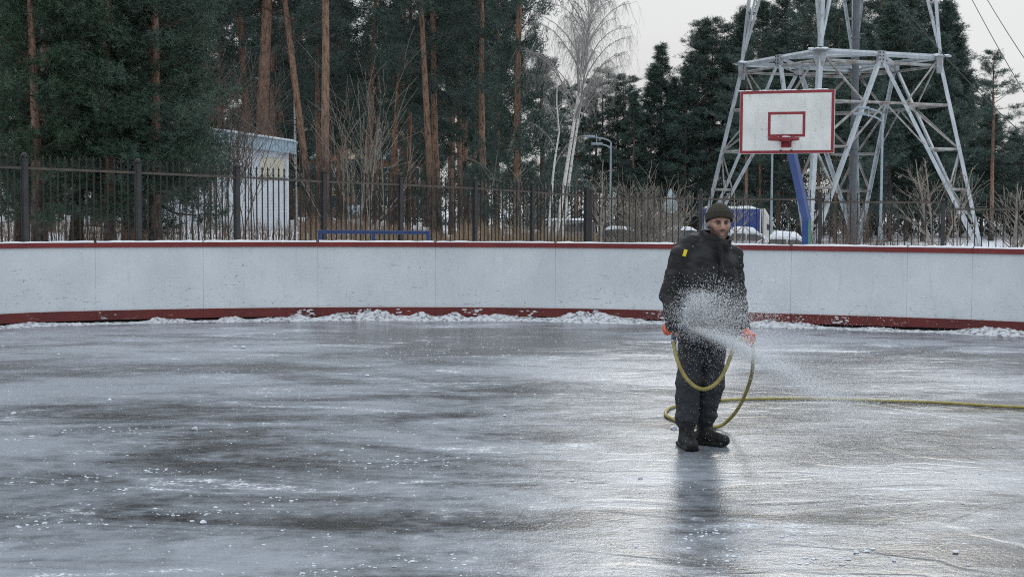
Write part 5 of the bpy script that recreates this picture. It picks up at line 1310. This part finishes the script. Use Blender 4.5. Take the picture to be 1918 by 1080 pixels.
for x_, z_ in ((-.085, 1.515), (.215, 1.50), (.05, 1.43), (.06, 1.36)): obj('snap_button', Geo().lathe([(.0001, .004), (.006, .003), (.008, 0)], (x_, 0, z_), 8) if False else Geo().bbox((x_, jsurf(x_, z_) - .002, z_), (.012, .006, .012), .003), M['snap'], jk)
zp = np.linspace(.82, 1.53, 60); zpts = np.array([[Bd(.052, 0, z)[0], jsurf(Bd(.052, 0, z)[0], z) - .002, z] for z in zp]); zpts[1:-1] = (zpts[:-2] + zpts[1:-1] + zpts[2:]) / 3; obj('zip', Geo().tube(zpts, .0035, 5), M['boot'], jk, True)
# trousers
Tt = Field((-.28, -.20, .12), (.26, .28, .99), .0075)
Tt.add(Tt.ell((.015, .035, .87), (.175, .125, .13), PSI * .6), .03)
for h, k, a in ((hipL, knL, anL), (hipR, knR, anR)):
    Tt.add(Tt.cone(h, k, .108, .088), .025); Tt.add(Tt.cone(k, a + [0, 0, .10], .088, .076), .025); Tt.add(Tt.ell(k + [0, -.01, .03], (.088, .085, .08)), .03)
    Tt.add(Tt.ell(a + [0, 0, .13], (.085, .085, .04)), .03); Tt.add(Tt.cone(k, a + [0, 0, .12], .088, .080), .02)
Tt.f += (.003 * np.sin(Tt.Z * 2 * math.pi / .075 + 30 * Tt.X + 4 * fbm(Tt.X * 9, Tt.Y * 9, Tt.Z * 9, seed=4, oct=2)) * (1 - sstep(Tt.Z, .24, .45))).astype(np.float32)
cloth('trousers', Tt, M['trousers'], .030, 9, 5)
# boots
def boot(a, dirv):
    F_ = Field((a[0] - .20, a[1] - .26, -.002), (a[0] + .24, a[1] + .16, .30), .0055)
    d = np.array([dirv[0], dirv[1], 0]); d /= np.linalg.norm(d); hl = np.array([a[0], a[1], 0]) - d * .06; toe = hl + d * .225
    rz = math.atan2(d[1], d[0])
    up = Field((a[0] - .20, a[1] - .26, -.002), (a[0] + .24, a[1] + .16, .30), .0055)
    F_.add(F_.cone(a + [0, 0, .16], a + [0, 0, -.02], .066, .056), .02); F_.add(F_.cone(hl + [0, 0, .05], hl + d * .10 + [0, 0, .068], .05, .058), .03); F_.add(F_.cone(hl + d * .10 + [0, 0, .065], toe + [0, 0, .048], .055, .046), .02)
    for z in (.20, .235): F_.add(F_.ell(a + [0, 0, z - .1], (.073, .073, .014)), .01)
    for k in range(4): p = hl + d * (.085 + .022 * k) + [0, 0, .125 - .012 * k]; n_ = np.array([-d[1], d[0], 0]); F_.add(F_.cone(p - n_ * .028, p + n_ * .028, .0055, .0055), .003)
    mid_ = hl + d * .085
    F_.add(F_.box(mid_ + [0, 0, .017], (.150, .055, .017), rz, .012), .004)
    F_.cut(np.abs(F_.Z - .037) - .0022 + 3 * np.maximum(0, .0 - F_.Z), .002) if False else None
    F_.f = np.maximum(F_.f, .001 - F_.Z)
    return F_
cloth('boot', boot(anL + [0, .0, 0], (.14, -1)), M['boot'], .004, 30, 7)
cloth('boot', boot(anR + [0, .0, 0], (.80, -.62)), M['boot'], .004, 30, 8)
# knitted hat with folded band
Hh_ = Field((HEAD[0] - .14, HEAD[1] - .14, 1.66), (HEAD[0] + .14, HEAD[1] + .16, 1.87), .0045)
tz = HEAD[2]
Hh_.add(Hh_.ell(Hd(0, .016, .045), (.096, .113, .108), HY), .01)
bt_ = Field((HEAD[0] - .14, HEAD[1] - .14, 1.66), (HEAD[0] + .14, HEAD[1] + .16, 1.87), .0045)
bd_ = bt_.ell(Hd(0, .016, .045), (.103, .120, .145), HY); tilt = bt_.Z - (tz + .058) - .30 * (bt_.Y - HEAD[1])*-1
Hh_.f = np.maximum(Hh_.f, (tz + .02 + .0 * Hh_.Z) - Hh_.Z - .28 * (Hh_.Y - HEAD[1])).astype(np.float32)
band = np.maximum(bd_, np.maximum(-(bt_.Z - (tz + .018) + .28 * (bt_.Y - HEAD[1])), bt_.Z - (tz + .082) + .20 * (bt_.Y - HEAD[1])))
Hh_.add(band.astype(np.float32), .006)
Hh_.f = np.maximum(Hh_.f, -Hh_.ell(Hd(0, .012, .025), (.078, .097, .10), HY)).astype(np.float32)
cloth('knitted_hat', Hh_, M['knit'], .004, 50, 9)
# gloves: fist closed round a rod (axis ax through c), fingers one by one
def fist(c, axv, back, wrist, seed):
    F_ = Field((c[0] - .12, c[1] - .12, c[2] - .12), (c[0] + .12, c[1] + .12, c[2] + .15), .004)
    axv = norm(np.array(axv, float)); back = np.array(back, float); back = norm(back - axv * back.dot(axv)); sd = np.cross(axv, back)
    pc = c + back * .040
    rot = lambda t, r_, h: c + axv * h + r_ * (back * math.cos(t) + sd * math.sin(t))
    for h in (-.030, -.010, .010, .030): F_.add(F_.cone(rot(0.1, .043, h), rot(-.7, .040, h * .9), .019, .017), .018)
    F_.add(F_.cone(pc + axv * .0, wrist, .036, .040), .03)
    for i, (h, L) in enumerate(((.037, 3.5), (.013, 3.9), (-.011, 3.7), (-.034, 3.2))):
        ts = [.1, .1 + L * .33, .1 + L * .66, .1 + L]; ps = [rot(t, .037 - .002 * j, h * (1 - .05 * j)) for j, t in enumerate(ts)]
        for j in range(3): F_.add(F_.cone(ps[j], ps[j + 1], .0125 - .001 * j, .0115 - .001 * j), .005)
    ps = [rot(-.6, .040, .03), rot(-1.5, .040, .050), rot(-2.4, .036, .045), rot(-3.0, .034, .035)]
    for j in range(3): F_.add(F_.cone(ps[j], ps[j + 1], .0145 - .001 * j, .0135 - .001 * j), .005)
    return F_
gcL = P(1259.5, 616, 10.27) - np.array([PXW, PD, 0]); gcR = P(1399, 634, 10.33) - np.array([PXW, PD, 0])
cloth('glove', fist(gcL, (.12, .1, 1), (-1, -.35, 0), wrL + [0, 0, -.005], 1), M['glove'], .003, 40, 11)
cloth('glove', fist(gcR, (.35, -.1, .75), (.6, .5, .1), wrR + [0, 0, -.005], 2), M['glove'], .003, 40, 12)

# ================================================================== hose with spray nozzle
def gp(px_, py_, dz=.016): return PG(px_, py_, dz)
hp = [P(1262, 636, 10.24), P(1263, 650, 10.20), P(1270, 678, 10.12), P(1284, 706, 10.08), P(1303, 724, 10.06), P(1322, 728, 10.06), P(1342, 717, 10.08), P(1357, 695, 10.12), P(1368, 668, 10.18), P(1376, 648, 10.24), P(1386, 637, 10.29), P(1399, 634, 10.33), P(1408, 641, 10.38), P(1411, 662, 10.46), P(1408, 700, 10.62), P(1397, 735, 10.82), P(1382, 765, 11.0), P(1362, 788, 11.22), gp(1342, 799), gp(1310, 797), gp(1280, 790), gp(1258, 783), gp(1247, 776), gp(1248, 769), gp(1256, 763), gp(1280, 757), gp(1315, 752), gp(1352, 749), gp(1400, 747), gp(1470, 746), gp(1560, 747), gp(1650, 750), gp(1750, 753), gp(1850, 759), gp(1930, 763), gp(2050, 771), gp(2250, 780)]
hpts = catmull(np.array(hp), 12)
M['hose'] = simple('olive_yellow_hose', (.34, .29, .085), (.26, .22, .07), .5, 14, spec=.4)
hz = thing('garden_hose', 'olive yellow water hose looped from the hands of the man across the ice', 'hose', (PXW, PD, 0)); HO = np.array([PXW, PD, 0])
obj('tube', Geo().tube(hpts - HO, .0145, 10), M['hose'], hz, True)
M['nozzle'] = simple('blue_grey_nozzle', (.06, .09, .17), (.10, .12, .16), .4, 20); M['steel'] = simple('steel', (.45, .46, .47), rough=.3, metal=.8)
n0 = P(1262, 636, 10.24) - HO; n1 = P(1263, 610, 10.26) - HO; nzp = P(1285, 612, 10.10) - HO
nz = obj('nozzle', Geo().tube([n0, n0 + (n1 - n0) * .5, n1, n1 + (nzp - n1) * .12], [.020, .019, .022, .022], 10), M['nozzle'], hz, True)
dj = norm(nzp - n1)
obj('barrel', Geo().tube([n1 - dj * .02, n1 + dj * .03, n1 + (nzp - n1) * .6, nzp], [.024, .025, .021, .024], 12), M['nozzle'], nz, True)
obj('collar', Geo().tube([n0 + [0, 0, -.03], n0 + [0, 0, .005]], .021, 10), M['steel'], nz, True)
obj('trigger', Geo().tube([n1 + dj * .04 + [0, 0, -.01], n1 + dj * .03 + [0, 0, -.07]], .006, 6), M['nozzle'], nz, True)

# ================================================================== water spray
r = np.random.default_rng(99); NZ = nzp + HO
def ballistic(n, d0, spread, v0, v1, tmax, drag=0.0, tp=1.0):
    d = norm(np.array(d0)[None] + r.normal(0, 1, (n, 3)) * np.array(spread)); v = r.uniform(v0, v1, n)[:, None]; t = (r.random(n) ** tp * tmax)[:, None]
    k = drag
    tt = (1 - np.exp(-k * t)) / k if k else t
    p = NZ + d * v * tt + np.array([0, 0, -4.9]) * t * t; vel = d * v * (np.exp(-k * t) if k else 1) + np.array([0, 0, -9.8]) * t
    ok = (p[:, 2] > .01) & (p[:, 2] < 1.45); return p[ok], vel[ok]
def drops(g, p, vel, smin_, smax_, stretch, pw=2.0):
    n = len(p); s = (smin_ + (smax_ - smin_) * r.random(n) ** pw)[:, None, None]; d = norm(vel); a = norm(np.cross(d, r.normal(0, 1, (n, 3)))); b = np.cross(d, a)
    st = r.uniform(1, stretch, n)[:, None]
    V = p[:, None] + s * np.stack([d * st * 1.4, -d * st * .6 + a * 1.1, -d * st * .6 - a * .6 + b, -d * st * .6 - a * .6 - b], 1); F = np.array([(0, 1, 2), (0, 2, 3), (0, 3, 1), (1, 3, 2)])
    g.add(V.reshape(-1, 3), (np.arange(n)[:, None, None] * 4 + F).reshape(-1, 3))
J0 = norm(P(1440, 658, 9.7) - NZ)
sp = Geo()
def burst(n, d, spread, v0, v1, tm, tp, s0, s1, st): p, v = ballistic(n, d, spread, v0, v1, tm, tp=tp); drops(sp, p, v, s0, s1, st)
burst(34000, J0, (.055, .055, .036), 5.0, 7.0, .24, 1.35, .0006, .0013, 4.0)                     # main jet
burst(24000, J0 + [0, 0, .02], (.12, .13, .085), 4.5, 7.0, .27, 1.1, .0006, .0013, 3.0)            # its fringe
burst(14000, J0 + [0, -.1, .06], (.20, .25, .12), 4.0, 7.5, .46, .8, .0005, .0010, 2.0)
burst(46000, J0 + [0, -.05, .09], (.17, .22, .11), 4.0, 7.0, .28, .85, .0006, .0012, 2.0)           # drifting mist
burst(20000, (.24, -.05, 1), (.17, .12, .06), .8, 2.4, .25, .75, .0006, .0020, 3.0)                # upward leak
burst(15000, (.75, -.08, .75), (.36, .2, .32), 1.0, 2.6, .30, .8, .0005, .0011, 2.0)
burst(9500, (.62, -.08, 1), (.34, .22, .18), 1.4, 2.9, .34, .7, .0009, .0028, 1.8)                 # fan falling to the right
burst(6000, (.95, -.1, .62), (.25, .2, .22), 1.5, 3.2, .34, .6, .0009, .0026, 1.8)
burst(3400, (-.1, -.1, 1), (.35, .2, .2), .8, 2.0, .34, .7, .0008, .0024, 1.8)                     # round the sleeve
burst(3000, (1.1, -.15, .75), (.35, .25, .30), 2.6, 4.6, .55, .6, .0008, .0026, 1.5)               # thrown far right
burst(2500, (.5, -.3, .1), (.5, .2, .5), .8, 2.6, .40, .6, .0008, .0022, 1.5)                      # over the trousers
q = NB('water_drops'); q.set((.97, .98, .99), .25); tr_ = q.n('ShaderNodeBsdfTranslucent'); tr_.inputs['Color'].default_value = (.93, .95, .97, 1); ms_ = q.n('ShaderNodeMixShader'); ms_.inputs[0].default_value = .5
q.l(q.b.outputs[0], ms_.inputs[1]); q.l(tr_.outputs[0], ms_.inputs[2]); q.l(ms_.outputs[0], q.out.inputs[0])
stuff('water_spray', sp, q.m, 'white spray of water drops bursting from the hose nozzle', 'water spray')
